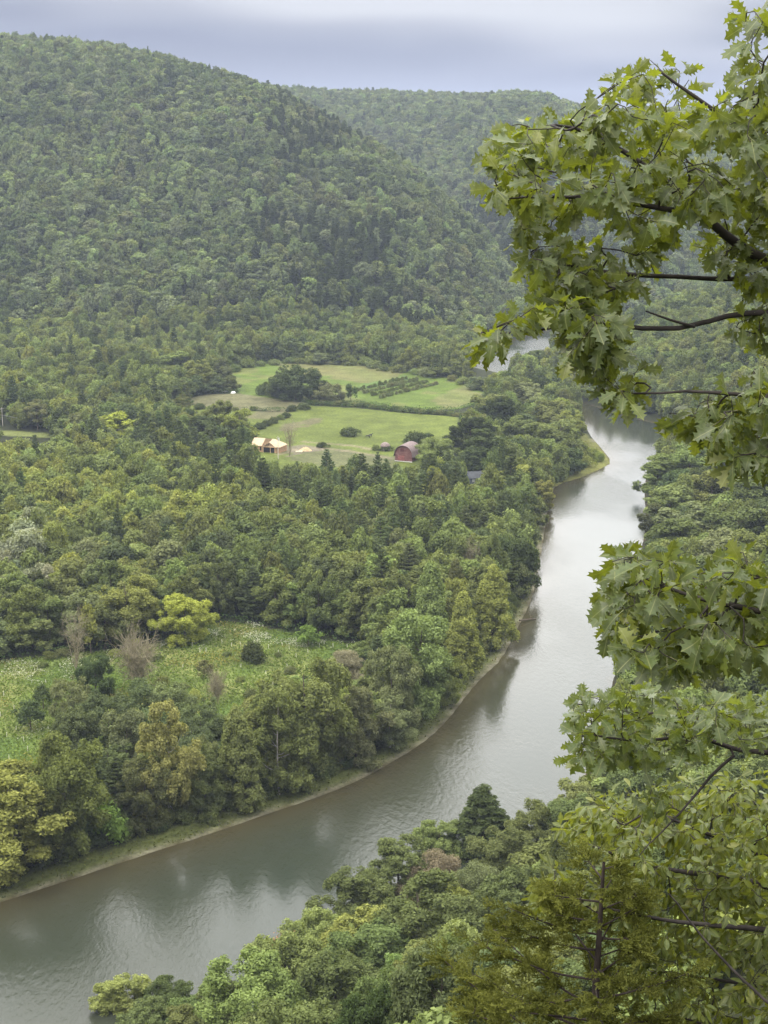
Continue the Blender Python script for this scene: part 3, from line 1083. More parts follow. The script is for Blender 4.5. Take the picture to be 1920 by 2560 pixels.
# --- the farm fields
put('wide', 640, 788, 96, 14, 'dark green', 'largest dark tree of the clump between the fields', base=864, group='clump of trees between the fields')
put('wide', 605, 800, 60, 12, 'dark green', 'dark tree at the left side of the field clump', base=858, group='clump of trees between the fields')
put('wide', 672, 806, 60, 12, 'very dark green', 'very dark tree at the right shoulder of the field clump', base=866, group='clump of trees between the fields')
put('wide', 710, 826, 60, 9, 'grey-green', 'grey-green tree right of the dark field clump', base=870, group='clump of trees between the fields')
put('sapling', 758, 830, 26, 8, 'dark green', 'narrow dark tree at the right end of the field clump', base=868, group='clump of trees between the fields')
put('bush', 566, 832, 26, 4, 'dark green', 'dark shrub left of the field clump', base=853, group='clump of trees between the fields')
put('bush', 585, 830, 26, 4, 'mid green', 'green shrub touching the left of the field clump', base=856, group='clump of trees between the fields')
fb = [(430, 872, 24, 'left of the brown strip'), (456, 876, 18, 'second on the brown strip'), (486, 874, 14, 'third on the brown strip'), (510, 880, 14, 'low, middle of the brown strip'),
      (548, 878, 16, 'right part of the brown strip'), (632, 876, 24, 'upper of the pair at the pasture corner'), (618, 892, 22, 'lower of the pair at the pasture corner'), (658, 872, 26, 'at the left end of the hedgerow'),
      (560, 914, 26, 'lowest of the diagonal row above the house'), (577, 908, 24, 'second of the diagonal row above the house'), (592, 902, 24, 'third of the diagonal row above the house'), (606, 897, 20, 'highest of the diagonal row above the house'),
      (755, 924, 36, 'wide, alone in the pasture above the horses'), (697, 956, 22, 'round, by the wood chip pile'), (812, 962, 20, 'left of the barn, below the horses'),
      (893, 936, 44, 'largest right of the small shed'), (925, 936, 22, 'right of the largest shrub above the barn'), (836, 962, 24, 'beside the small round-roofed shed')]
for sx, sy, w, wd in fb:
    put('bush', sx, sy, w, 3, 'dark green' if w > 20 else 'mid green', 'dark shrub ' + wd, base=sy + max(9, w * 0.5), group='shrubs on the fields', jit=0.2)
hx = np.linspace(672, 988, 27)
for i, x_ in enumerate(hx):
    yb = np.interp(x_, [672, 760, 880, 988], [873, 877, 890, 899])
    put('bush', x_, yb - 6 - 5 * rng.random(), 15 + 10 * rng.random(), 2, ['dark green', 'mid green', 'dull brown-green'][i % 3],
        'low shrub in the hedgerow along the upper edge of the pasture', base=yb, group='hedgerow above the pasture')
# orchard rows
for rI in range(4):
    p0 = gpt(770 + 16 * rI, 844 + 5.2 * rI, 3.5)
    p1 = gpt(880 + 22 * rI, 818 + 4.0 * rI, 3.5)
    for k_ in range(15):
        q = p0 + (p1 - p0) * (k_ + 0.4 * rng.random()) / 14.5
        o = tree('bush', q[0], q[1], 1.5 + 1.2 * rng.random(), 1.0 + 0.6 * rng.random(), 'grey-green' if rI % 2 else 'mid green',
                 'small fruit tree in the planted rows of the upper field', 'fruit trees in rows on the upper field', 'fruit tree', 'fruit_tree', z=tz(*q))
bx_ = np.linspace(505, 1030, 20)
for i, x_ in enumerate(bx_):
    yb = np.interp(x_, [478, 540, 610, 700, 800, 900, 990, 1045], [806, 789, 783, 781, 790, 806, 820, 848]) + 1.0 + 4 * rng.random()
    hp_ = 9 + 22 * rng.random() ** 1.6
    put('round' if hp_ > 20 else 'bush', x_ + 6 * rng.normal(), yb - hp_, 14 + 0.85 * hp_ + 8 * rng.random(), 6, ['mid green', 'olive', 'light green', 'grey-green'][i % 4],
        '%s %s at the back edge of the upper field, %s from the left' % (['green', 'olive', 'light', 'greyish'][i % 4], 'tree' if hp_ > 20 else 'shrub', nth(i + 1)), base=yb, group='growth along the back of the upper field')
put('round', 380, 762, 90, 15, 'light green', 'light green tree left of the upper field', group='trees left of the upper field')
put('tall', 484, 772, 40, 15, 'grey-green', 'slim grey-green tree at the corner of the upper field', base=838, group='trees left of the upper field')
put('round', 432, 780, 66, 13, 'olive', 'olive tree at the left corner of the upper field', base=846, group='trees left of the upper field')
put('round', 500, 812, 36, 9, 'mid green', 'green tree nearest to the upper field corner', base=846, group='trees left of the upper field')
put('bare', 626, 908, 42, 12, 'grey-brown', 'thin grey tree right of the unfinished house', base=986, group='leafless trees')
put('airy', 82, 862, 56, 11, 'grey-green', 'pale-stemmed tree right of the left power pole', base=930)
put('round', 255, 896, 84, 9, 'golden', 'golden round tree above the pine wood on the left', base=950)
put('round', 480, 868, 70, 13, 'olive', 'olive tree above the unfinished house', base=940, group='trees above the unfinished house')
put('round', 520, 884, 70, 12, 'yellow-green', 'yellowish tree touching the unfinished house', base=955, group='trees above the unfinished house')
put('round', 440, 900, 80, 12, 'dark green', 'dark tree left of the yellowish tree above the house', base=960, group='trees above the unfinished house')
put('airy', 395, 850, 40, 12, 'dull brown-green', 'thin tree at the left of the brown field strip', base=905, group='trees above the unfinished house')
put('pine', 706, 968, 50, 13, 'blue-green', 'blue-green pine below the wood chip pile', base=1045)
# --- near bank wood
NB = [('near_conic', 1045, 1690, 175, 17, 'dark green', 'dark pointed tree rising over the near bank'),
      ('near_round', 950, 1772, 90, 10, 'light green', 'light green low tree left of the dark pointed tree'),
      ('near_tall', 860, 1812, 130, 14, 'mid green', 'mid green tree on the near bank by open water'),
      ('near_willow', 940, 1842, 110, 11, 'grey-brown', 'grey-brown soft crown left of the pointed tree'),
      ('near_willow', 1030, 1868, 110, 11, 'grey-green', 'grey-green soft crown below the pointed tree'),
      ('near_round', 1080, 1790, 110, 12, 'mid green', 'green tree right under the pointed tree'),
      ('near_round', 1160, 1742, 110, 13, 'olive', 'olive tree right of the pointed tree'),
      ('near_round', 1230, 1722, 110, 13, 'mid green', 'green tree behind the foreground branch tips'),
      ('near_tall', 760, 1880, 140, 13, 'mid green', 'mid green tree whose top reaches over the water'),
      ('near_round', 905, 1898, 200, 17, 'mid green', 'large green tree in the middle of the near wood'),
      ('near_tall', 1010, 1930, 150, 15, 'mid green', 'green tree right of the largest green tree'),
      ('near_round', 1110, 1880, 150, 15, 'mid green', 'green tree left of the cedar top'),
      ('near_round', 700, 1975, 100, 11, 'pale yellow', 'yellow-green tree at the waterside of the near wood'),
      ('near_tall', 812, 1985, 170, 15, 'mid green', 'green tree below the yellow-green one'),
      ('near_round', 612, 2015, 150, 14, 'light green', 'light green tree touched with red at its top'),
      ('near_round', 545, 2078, 190, 16, 'light green', 'broad light green tree at the lower middle'),
      ('near_tall', 720, 2060, 170, 15, 'mid green', 'green tree between the broad light one and the dark ones'),
      ('near_round', 850, 2085, 150, 14, 'mid green', 'green tree left of the cedar foot'),
      ('near_round', 800, 2150, 120, 13, 'very dark green', 'very dark tree at the bottom edge left of the cedar'),
      ('near_round', 950, 2060, 150, 15, 'blue-green', 'bluish green tree behind the left flank of the cedar'),
      ('near_tall', 262, 2105, 104, 9, 'pale yellow', 'pale yellow-green tree alone at the bottom left of the near wood'),
      ('near_round', 360, 2120, 100, 8, 'dark green', 'dark green low tree beside the yellow-green lone one'),
      ('near_round', 440, 2150, 120, 9, 'mid green', 'green tree at the bottom edge left of centre'),
      ('near_tall', 660, 2150, 170, 14, 'mid green', 'green tree at the bottom edge near the middle'),
      ('near_round', 560, 2190, 150, 11, 'light green', 'light green crown cut by the bottom edge'),
      ('near_round', 318, 2172, 110, 8, 'mid green', 'green low crown at the bottom edge below the pale lone tree'),
      ('near_tall', 400, 2180, 120, 9, 'olive', 'olive crown at the bottom edge right of the dark low tree'),
      ('near_tall', 492, 2118, 130, 12, 'mid green', 'green tree just left of the broad light green one'),
      ('near_round', 1400, 1660, 130, 14, 'mid green', 'green tree glimpsed between the lower oak branches'),
      ('near_round', 1500, 1700, 150, 15, 'dark green', 'dark tree behind the descending oak branch'),
      ('near_round', 1610, 1650, 150, 15, 'dark green', 'dark tree behind the right edge foliage'),
      ('near_round', 1330, 1780, 150, 15, 'mid green', 'green tree behind the middle of the light-leaved tree'),
      ('near_round', 1480, 1850, 170, 16, 'dark green', 'dark tree deep behind the light-leaved tree')]
for kd, sx, sy, w, h, ti, lb in NB:
    o = put(kd, sx, sy, w, h, ti, lb, group=NEARW)
# red-turning branch tops on one tree
x_, y_ = by_top(600, 2008, 13.6)
r_ = np.random.default_rng(5)
n_ = 170
cc = np.array([[0.2, 0.4, 13.6], [-1.0, 0.8, 12.6], [1.0, 0.2, 13.0]])[r_.integers(0, 3, n_)]
V, Fq = leafquads(cc + r_.normal(size=(n_, 3)) * np.array([0.6, 0.6, 0.4]), r_.normal(size=(n_, 3)) + np.array([0, 0, 1]), np.full(n_, 0.2), np.full(n_, 0.11), r_)
rt = [o for o in COL.objects if o.get('label', '').startswith('light green tree touched')][0]
rd = link('red_leaves', mesh_np('red_leaves', V, Fq, LEAF, fattr={'var': r_.random(n_)}), rt)
rd.color = (*TINT['reddish'], 1)
rd.scale = (1, 1, 14 / 17 * 1.19)
# right bank upstream
RBK = [(1420, 985, 92, 17, 'olive'), (1490, 965, 110, 17, 'olive'), (1570, 975, 110, 17, 'mid green'), (1450, 1040, 100, 17, 'light green'),
       (1540, 1020, 110, 17, 'olive'), (1630, 1030, 110, 17, 'mid green'), (1500, 1080, 110, 17, 'grey-green'), (1600, 1095, 120, 17, 'mid green'),
       (1425, 1090, 70, 14, 'dark green'), (1470, 1120, 110, 15, 'mid green'), (1560, 1150, 120, 16, 'grey-green'), (1650, 1150, 120, 16, 'olive'),
       (1440, 1180, 90, 15, 'dark green'), (1520, 1210, 120, 16, 'mid green'), (1620, 1230, 130, 16, 'mid green')]
for i, (sx, sy, w, h, ti) in enumerate(RBK):
    wd = ['first from the rapids', 'second from the rapids', 'third, behind the oak leaf tips', 'at the water, with a pale top', 'in the middle of the clump', 'far right of the second line',
          'in the third line', 'far right of the third line', 'low over the water', 'behind the low dark one', 'just above the big oak cluster', 'cut by the right edge',
          'lowest by the water', 'half hidden by the oak cluster', 'hidden by the oak cluster at the right'][i]
    put('round' if i % 3 else 'tall', sx, sy, w, h, ti, ti + ' tree on the right bank, ' + wd, group='trees on the right bank')

# ------------------------------------------------------------------ scattered valley trees
def jgrid(x0, x1, y0, y1, s, jit=0.42):
    nx, ny = int((x1 - x0) / s), int((y1 - y0) / (s * 0.87))
    i, j = np.meshgrid(np.arange(nx), np.arange(ny))
    X = x0 + (i + 0.5 * (j % 2)) * s + (rng.random(i.shape) - 0.5) * 2 * jit * s
    Y = y0 + j * s * 0.87 + (rng.random(i.shape) - 0.5) * 2 * jit * s
    return np.stack([X.ravel(), Y.ravel()], -1)


P = jgrid(-400, 400, 70, 1075, 6.9)
a_ = P[:, 0] / P[:, 1]
P = P[(np.abs(a_) < 0.36)]
Z, DL, DR, IN = terrain_full(P)
ok = ~IN & (DL > np.interp(P[:, 1], [330, 420], [6.0, 3.5])) & (DR > 5)
for pl in (MEADOW, UPFIELD, MIDSTRIP, LOWFIELD, LANE):
    ok &= ~pip(P, pl)
    for dx, dy in ((3, 0), (-3, 0), (0, 4), (0, -4)):
        ok &= ~pip(P + np.array([dx, dy]), pl)
BUILD = [gpt(585, 975, 3.5), gpt(877, 1000, 3.5), gpt(1028, 1030, 3.5)]
for b_ in BUILD:
    ok &= np.hypot(P[:, 0] - b_[0], P[:, 1] - b_[1]) > 13
HB = BUILD[0]
ok &= ~((np.abs(P[:, 0] - HB[0]) < 16) & (P[:, 1] < HB[1]) & (P[:, 1] > HB[1] - 26))
ok &= ~((np.abs(P[:, 0] - BUILD[1][0]) < 9) & (P[:, 1] < BUILD[1][1]) & (P[:, 1] > BUILD[1][1] - 22))
for (x_, y_, r_) in PLACED:
    ok &= np.hypot(P[:, 0] - x_, P[:, 1] - y_) > max(2.6, r_ * 0.72)
nb = (P[:, 1] < 300) & (DR < DL)
ok &= ~(nb & ((P[:, 1] < 125) | (rng.random(len(P)) < 0.25)))
P, Z, DL, DR = P[ok], Z[ok], DL[ok], DR[ok]
inv = lambda X, Y, Zz: None


SX, SY = to_sheet(P[:, 0], P[:, 1], Z)
S2 = np.stack([SX, SY], -1)
YELZ = np.array([(-100, 1030), (150, 1010), (420, 1030), (560, 1090), (500, 1180), (250, 1200), (-100, 1190)], float)
PINEZ = np.array([(380, 960), (600, 985), (850, 1010), (1010, 1030), (1130, 1120), (1080, 1200), (860, 1230), (760, 1260), (560, 1110), (420, 1060), (150, 1000), (60, 960)], float)
DEADZ = np.array([(150, 780), (240, 770), (260, 850), (150, 860)], float)
SILV = np.array([(-50, 1190), (90, 1200), (130, 1330), (60, 1330), (-50, 1260)], float)
yel, pin, dead, silv = pip(S2, YELZ), pip(S2, PINEZ), pip(S2, DEADZ), pip(S2, SILV)
lown = fbm(P[:, 0] / 38 + 3, P[:, 1] / 38 + 7)
u1, u2 = rng.random(len(P)), rng.random(len(P))
VIS = [np.array(p, float) for p in (
    [(478, 806), (540, 789), (700, 781), (900, 806), (990, 820), (1045, 848), (1040, 868), (990, 884), (800, 872), (590, 868), (520, 852), (500, 834)],
    [(405, 864), (520, 851), (668, 872), (655, 888), (600, 906), (560, 897), (500, 888), (420, 880)],
    [(555, 975), (560, 940), (600, 915), (665, 876), (760, 880), (985, 899), (985, 932), (930, 955), (905, 985), (895, 1000), (850, 1000), (835, 970), (700, 975), (690, 988), (610, 988)],
    [(1019, 1026), (1036, 1026), (1036, 1034), (1019, 1034)], [(0, 926), (105, 934), (105, 944), (0, 940)], [(0, 884), (14, 884), (14, 925), (0, 925)],
    [(0, 1430), (150, 1412), (350, 1384), (450, 1345), (560, 1350), (700, 1385), (770, 1392), (700, 1410), (620, 1440), (560, 1480), (490, 1500), (430, 1470), (330, 1490), (240, 1480), (150, 1500), (110, 1560), (80, 1640), (0, 1650)],
    [(0, 1935), (250, 1858), (430, 1800), (560, 1755), (700, 1708), (850, 1640), (950, 1570), (1010, 1495), (1085, 1420), (1130, 1350), (1165, 1240), (1186, 1150), (1198, 1060), (1258, 1032), (1324, 999), (1300, 968),
     (1262, 900), (1335, 905), (1430, 955), (1400, 1000), (1393, 1060), (1398, 1130), (1380, 1250), (1340, 1400), (1280, 1600), (1200, 1690), (1110, 1740), (1045, 1690), (985, 1770), (850, 1830), (690, 1920),
     (650, 1970), (560, 2020), (420, 2090), (320, 2100), (215, 2150), (215, 2250), (0, 2250)],
    [(1022, 776), (1100, 774), (1100, 799), (1030, 801)], [(1120, 735), (1190, 720), (1190, 745), (1130, 755)])]
names = []
kinds = []
for i in range(len(P)):
    far_w = P[i, 1] > 640
    if (pin[i] and u1[i] < 0.55) or u1[i] < 0.05:
        kinds.append('pine')
        names.append('blue-green' if u2[i] < 0.75 else 'dark green')
        continue
    if dead[i] and u1[i] < 0.5:
        kinds.append('barebush')
        names.append('grey-brown')
        continue
    kinds.append('near_round' if P[i, 1] < 260 else 'tall' if u1[i] > 0.75 else ('airy' if u1[i] > 0.70 else 'round'))
    if yel[i]:
        nme = 'yellow-green' if u2[i] < 0.42 else ('light green' if u2[i] < 0.72 else ('olive' if u2[i] < .85 else 'mid green'))
    elif silv[i] and u2[i] < 0.5:
        nme = 'silvery'
    else:
        q = u2[i] * 0.75 + (lown[i] - 0.3) * 0.6
        nme = ('dark green' if q < 0.15 else 'mid green' if q < 0.36 else 'blue-green' if q < 0.41 else 'olive' if q < 0.64 else 'light green' if q < 0.82 else 'yellow-green' if q < 0.88 else 'grey-green' if q < 0.97 else 'dull brown-green')
    names.append(nme)
hh = np.array([{'pine': 17, 'barebush': 6, 'tall': 16, 'airy': 12, 'round': 13.5, 'near_round': 13.5}[k] for k in kinds]) * (0.66 + 0.62 * rng.random(len(P)))
rad = np.array([{'pine': 5.0, 'barebush': 3.0, 'tall': 4.0, 'airy': 4.8, 'round': 4.9, 'near_round': 4.9}[k] for k in kinds]) * (0.74 + 0.6 * rng.random(len(P)))
hh = np.where(P[:, 1] < 168, np.minimum(hh, 10.0), hh)
shown = np.ones(len(P), bool)
for fr, side in [(f_, s_ * min(1, 2.2 * (1.05 - f_)) ** 0.5) for f_ in np.linspace(0.28, 1.0, 9) for s_ in (0, -0.5, 0.5, -0.95, 0.95)]:
    tx, ty = to_sheet(P[:, 0] + side * rad, P[:, 1], Z + hh * fr)
    q_ = np.stack([tx, ty], -1)
    for pl in VIS:
        shown &= ~pip(q_, pl)
    for (sx_, sy_, w_, y_, b_) in SHOW:
        shown &= ~((P[:, 1] < y_) & (np.abs(tx - sx_) < 0.34 * w_) & (ty > sy_) & (ty < sy_ + 0.45 * max(b_ - sy_, 10)))
kinds, names = [k for k, s_ in zip(kinds, shown) if s_], [k for k, s_ in zip(names, shown) if s_]
P, Z, DL, DR, SX, SY, hh, rad = P[shown], Z[shown], DL[shown], DR[shown], SX[shown], SY[shown], hh[shown], rad[shown]
# nearest visible ones are individual trees, the rest is one wood
inview = (SX > -40) & (SX < 1700) & (SY < 2350) & ~((SX > 1330) & (SY > 1330))
order = np.argsort(np.where(inview, P[:, 1], 1e9))
budget = {'b': 205, 'pine': 130, 'barebush': 8}
single = np.zeros(len(P), bool)
for i in order:
    if not inview[i]:
        break
    k = kinds[i] if kinds[i] in budget else 'b'
    if budget[k] > 0 and (k != 'b' or True):
        budget[k] -= 1
        single[i] = True

# words for where a tree stands, and its place from the left among those like it
def region(i):
    sx, sy = SX[i], SY[i]
    if DR[i] < DL[i]:
        return 'on the wooded near bank' if sy > 1500 else 'on the right bank wood'
    if sx > np.interp(sy, [900, 1300, 1500, 1700, 1950], [1000, 960, 800, 520, -100]) and DL[i] < 32:
        return 'in the far bank row'
    if sy > 1420:
        return 'between the meadow and the river'
    if sy > 1330:
        return 'along the back of the meadow'
    if sy > 1240:
        return 'in the wood just above the meadow'
    if sy > 1150:
        return 'in the middle of the valley wood'
    if sy > 1040:
        return 'in the wood below the farm'
    return 'in the wood beside the farm fields'


ORD = ['leftmost', 'second from left', 'third from left', 'fourth from left', 'fifth from left', 'sixth from left', 'seventh from left', 'eighth from left', 'ninth from left',
       'tenth from left']
FORM = {'near_round': 'full-crowned tree', 'pine': 'pine', 'tall': 'tall tree', 'airy': 'flat-topped tree', 'round': 'round tree', 'barebush': 'leafless shrub'}
cells = {}
for i in np.where(single)[0]:
    band = int(SY[i] // 34)
    cells.setdefault((kinds[i], names[i], region(i)), []).append(i)
LABEL = {}
for (kd, ti, rg), ids in cells.items():
    ids = sorted(ids, key=lambda j: -SY[j])
    rows = [ids[k:k + 8] for k in range(0, len(ids), 8)]
    for ri, row in enumerate(rows):
        row = sorted(row, key=lambda j: SX[j])
        rw = '' if len(rows) == 1 else ['front row', 'second row', 'third row', 'fourth row', 'fifth row', 'sixth row', 'seventh row'][min(ri, 6)] + ' '
        for k, j in enumerate(row):
            o_ = '' if len(row) == 1 else (' rightmost' if k == len(row) - 1 else ' ' + ORD[k])
            LABEL[j] = f"{ti} {FORM[kd]} {rg}" + (f",{' ' + rw.strip() if rw else ''}{o_}" if (rw or o_) else '')
for i in np.where(single)[0]:
    kd = kinds[i]
    tree(kd, P[i, 0], P[i, 1], hh[i], rad[i], names[i], LABEL[i], 'pines of the valley wood' if kd == 'pine' else ('leafless shrubs' if kd == 'barebush' else 'trees of the valley wood'), z=Z[i], jit=0.2)

# ------------------------------------------------------------------ the uncountable woods: one object each
def forest_protos(name, items):
    """shapes the wood repeats; kept in a collection of their own, outside the scene"""
    c = bpy.data.collections.new(name)
    for k, me in enumerate(items):
        o = bpy.data.objects.new('%s_shape_%02d' % (name, k), me)
        c.objects.link(o)
    return c


def forest(name, pts, rot, scl, var, tint, coll, label, cat):
    me = bpy.data.meshes.new(name)
    me.vertices.add(len(pts))
    me.vertices.foreach_set('co', np.asarray(pts, np.float32).ravel())
    for nm, ty, key, arr in (('rot', 'FLOAT_VECTOR', 'vector', rot), ('scl', 'FLOAT_VECTOR', 'vector', scl), ('pick', 'INT', 'value', var)):
        at_ = me.attributes.new(nm, ty, 'POINT')
        at_.data.foreach_set(key, np.asarray(arr, np.int32 if ty == 'INT' else np.float32).ravel())
    at_ = me.attributes.new('tint', 'FLOAT_COLOR', 'POINT')
    at_.data.foreach_set('color', np.c_[tint, np.ones(len(tint))].astype(np.float32).ravel())
    o = link(name, me)
    ng = bpy.data.node_groups.new(name, 'GeometryNodeTree')
    ng.interface.new_socket('Geometry', in_out='INPUT', socket_type='NodeSocketGeometry')
    ng.interface.new_socket('Geometry', in_out='OUTPUT', socket_type='NodeSocketGeometry')
    N, Lk = ng.nodes, ng.links
    gi, go = N.new('NodeGroupInput'), N.new('NodeGroupOutput')
    ci = N.new('GeometryNodeCollectionInfo')
    ci.inputs['Collection'].default_value = coll
    ci.inputs['Separate Children'].default_value = True
    ci.inputs['Reset Children'].default_value = True
    ip = N.new('GeometryNodeInstanceOnPoints')
    ip.inputs['Pick Instance'].default_value = True

    def na(nm, ty):
        n = N.new('GeometryNodeInputNamedAttribute')
        n.data_type = ty
        n.inputs['Name'].default_value = nm
        return n.outputs['Attribute']
    Lk.new(gi.outputs[0], ip.inputs['Points'])
    Lk.new(ci.outputs[0], ip.inputs['Instance'])
    Lk.new(na('pick', 'INT'), ip.inputs['Instance Index'])
    e2r = N.new('FunctionNodeEulerToRotation')
    Lk.new(na('rot', 'FLOAT_VECTOR'), e2r.inputs[0])
    Lk.new(e2r.outputs[0], ip.inputs['Rotation'])
    Lk.new(na('scl', 'FLOAT_VECTOR'), ip.inputs['Scale'])
    Lk.new(ip.outputs[0], go.inputs[0])
    md = o.modifiers.new('scatter', 'NODES')
    md.node_group = ng
    return tag(o, label, cat, kind='stuff')


def withtrunk(cv, H, r0, seed):
    V, Fq, var, Lc = cv
    return mesh_np('wood_tree', V, Fq, LEAF_I, fattr={'var': var})


mid = [withtrunk(crown_data(300 + i, 16, 5.2, 1.0, ['round', 'round', 'tall', 'dome'][i % 4], 40, 4200, 0.48), 16, 0.3, i) for i in range(8)]
for i in range(4):
    V, Fq, var, _ = pine_data(950 + i, 18, 4.4, 3200, 0.62)
    mid.append(mesh_np('wood_pine', V, Fq, LEAF_I, fattr={'var': var}))
MIDC = forest_protos('valley_wood_shapes', mid)
rest = np.where(~single & (np.abs(P[:, 0] / P[:, 1]) < 0.36))[0]
isp = np.array([kinds[i] == 'pine' for i in rest])
pick = np.where(isp, 8 + rng.integers(0, 4, len(rest)), rng.integers(0, 8, len(rest)))
tn = np.array([TINT[names[i]] for i in rest]) * (0.85 + 0.3 * rng.random((len(rest), 1))) * (1 + 0.025 * rng.normal(size=(len(rest), 3)))
forest('valley_wood', np.c_[P[rest], Z[rest] - 0.2], np.c_[np.zeros((len(rest), 2)), rng.random(len(rest)) * 6.28],
       np.c_[rad[rest] / 5.2, rad[rest] / 5.2, hh[rest] / 16], pick, tn, MIDC, 'dense mixed wood filling the valley floor behind the nearer trees', 'wood')

hp = np.concatenate([jgrid(-800, 700, 1000, 2000, 8.8), jgrid(-1000, 900, 2000, 2700, 10.5)])
hp = hp[np.abs(hp[:, 0] / hp[:, 1]) < 0.36]
hz, hdl, hdr, hin = terrain_full(hp)
sxh, syh = to_sheet(hp[:, 0], hp[:, 1], hz)
ah = hp[:, 0] / hp[:, 1]
RA_, RB_ = np.interp(ah, A_a, A_R), np.interp(ah, B_a, B_R)
good = ~hin & (np.minimum(hdl, hdr) > 7) & (hp[:, 1] > np.where(np.abs(ah) < 9, 1000, 0))
dup_ = hp[:, 1] < 1075
good &= ~dup_ | ((hdl >= 0) & (hp[:, 1] > 1075))
hidden = (hp[:, 1] > RA_ + 130) & (hp[:, 1] < 1650) & (sxh < 560)
hidden |= (hp[:, 1] > RA_ + 130) & (sxh < 520)
good &= ~hidden & (hp[:, 1] < RB_ + 120)
hp, hz, sxh, syh = hp[good], hz[good], sxh[good], syh[good]
n = len(hp)
shade_pines = rng.random(n) < 0.05 + 0.72 * sstep((fbm(hp[:, 0] / 120 + 5, hp[:, 1] / 120) - 0.36) / 0.16) * sstep((sxh - 480) / 200) * (hp[:, 1] < 1700)  # pines massed on the spur's right face, putting its shade into the tint
far_ = [withtrunk(crown_data(500 + i, 14, 5.0, 0.5, ['round', 'dome', 'round', 'tall', 'dome', 'round'][i % 6], 24, 1500, 0.72, lob=(0.24, 0.40)), 14, .3, i) for i in range(8)]
for i in range(3):
    V, Fq, var, _ = pine_data(970 + i, 16, 3.6, 900, 0.9)
    far_.append(mesh_np('hill_pine', V, Fq, LEAF_I, fattr={'var': var}))
FARC = forest_protos('hillside_forest_shapes', far_)
pick = np.where(shade_pines, 8 + rng.integers(0, 3, n), rng.integers(0, 8, n))
ln = fbm(hp[:, 0] / 70, hp[:, 1] / 70 + 3)
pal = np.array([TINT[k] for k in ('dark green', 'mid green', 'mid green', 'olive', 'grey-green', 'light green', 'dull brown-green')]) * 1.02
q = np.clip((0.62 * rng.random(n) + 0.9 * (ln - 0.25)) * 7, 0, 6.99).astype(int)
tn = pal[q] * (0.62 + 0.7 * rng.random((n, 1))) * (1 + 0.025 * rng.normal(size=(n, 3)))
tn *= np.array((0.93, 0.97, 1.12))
tn[shade_pines] = np.array(TINT['dark green']) * (0.6 + 0.4 * rng.random((shade_pines.sum(), 1)))  # darkened tint, so the slope's shade is painted into these crowns
rs = 4.9 * (0.7 + 0.75 * rng.random(n)) * np.where(hp[:, 1] > 2000, 1.15, 1.0)
hs = 13.5 * (0.65 + 0.7 * rng.random(n))
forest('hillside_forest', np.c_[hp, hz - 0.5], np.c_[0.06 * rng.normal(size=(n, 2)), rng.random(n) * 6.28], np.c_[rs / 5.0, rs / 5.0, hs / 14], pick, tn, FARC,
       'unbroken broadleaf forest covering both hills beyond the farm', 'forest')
print('valley single', single.sum(), 'rest', len(rest), 'hill', n, {k: int(v) for k, v in count.items()})
# ------------------------------------------------------------------ farm buildings and small things
OSB = plainmat('osb_sheathing', (0.40, 0.25, 0.14), 0.85, 0.12, 1.2)
PLY = plainmat('roof_sheathing', (0.50, 0.38, 0.25), 0.85, 0.10, 0.8)
STUD = plainmat('lumber', (0.55, 0.38, 0.22), 0.85, 0.15, 2)
DARK = plainmat('dark_interior', (0.03, 0.026, 0.022), 0.9, 0.2, 2)
WHITE = plainmat('white_paint', (0.6, 0.6, 0.57), 0.6, 0.06, 2)
ROOFB = plainmat('brown_shingle_roof', (0.175, 0.13, 0.125), 0.85, 0.18, 1.1)
GREYROOF = plainmat('grey_roof', (0.06, 0.064, 0.07), 0.8, 0.15, 1.0)
BLACK = plainmat('black_coat', (0.012, 0.011, 0.012), 0.55, 0.2, 3)
POLE = plainmat('weathered_pole', (0.50, 0.46, 0.40), 0.85, 0.15, 2)
WIREM = plainmat('wire', (0.42, 0.42, 0.40), 0.5, 0.05, 1)
CHIP = plainmat('wood_chips', (0.42, 0.30, 0.17), 0.95, 0.3, 3)
TARP = plainmat('white_tarp', (0.74, 0.74, 0.71), 0.6, 0.08, 1)

m, nt, nl = newmat('red_boards')
t_ = nt.new('ShaderNodeTexCoord')
wv = nt.new('ShaderNodeTexNoise')
wv.inputs['Scale'].default_value = 1.0
wv.inputs['Detail'].default_value = 5
mpb = nt.new('ShaderNodeMapping')
mpb.inputs['Scale'].default_value = (0.5, 0.5, 2.6)
nl.new(t_.outputs['Object'], mpb.inputs[0])
nl.new(mpb.outputs[0], wv.inputs['Vector'])
out(nt, nl, princ(nt, nl, mixcol(nt, nl, maprange(nt, nl, wv.outputs[0], 0.35, 0.65, 0, 1), (0.125, 0.052, 0.047), (0.20, 0.10, 0.09)), 0.85, 0.2))
REDB = m


def local(o, name, mat, fn, smooth=False):
    b = MB()
    fn(b)
    return b.obj(name, mat, o, smooth)


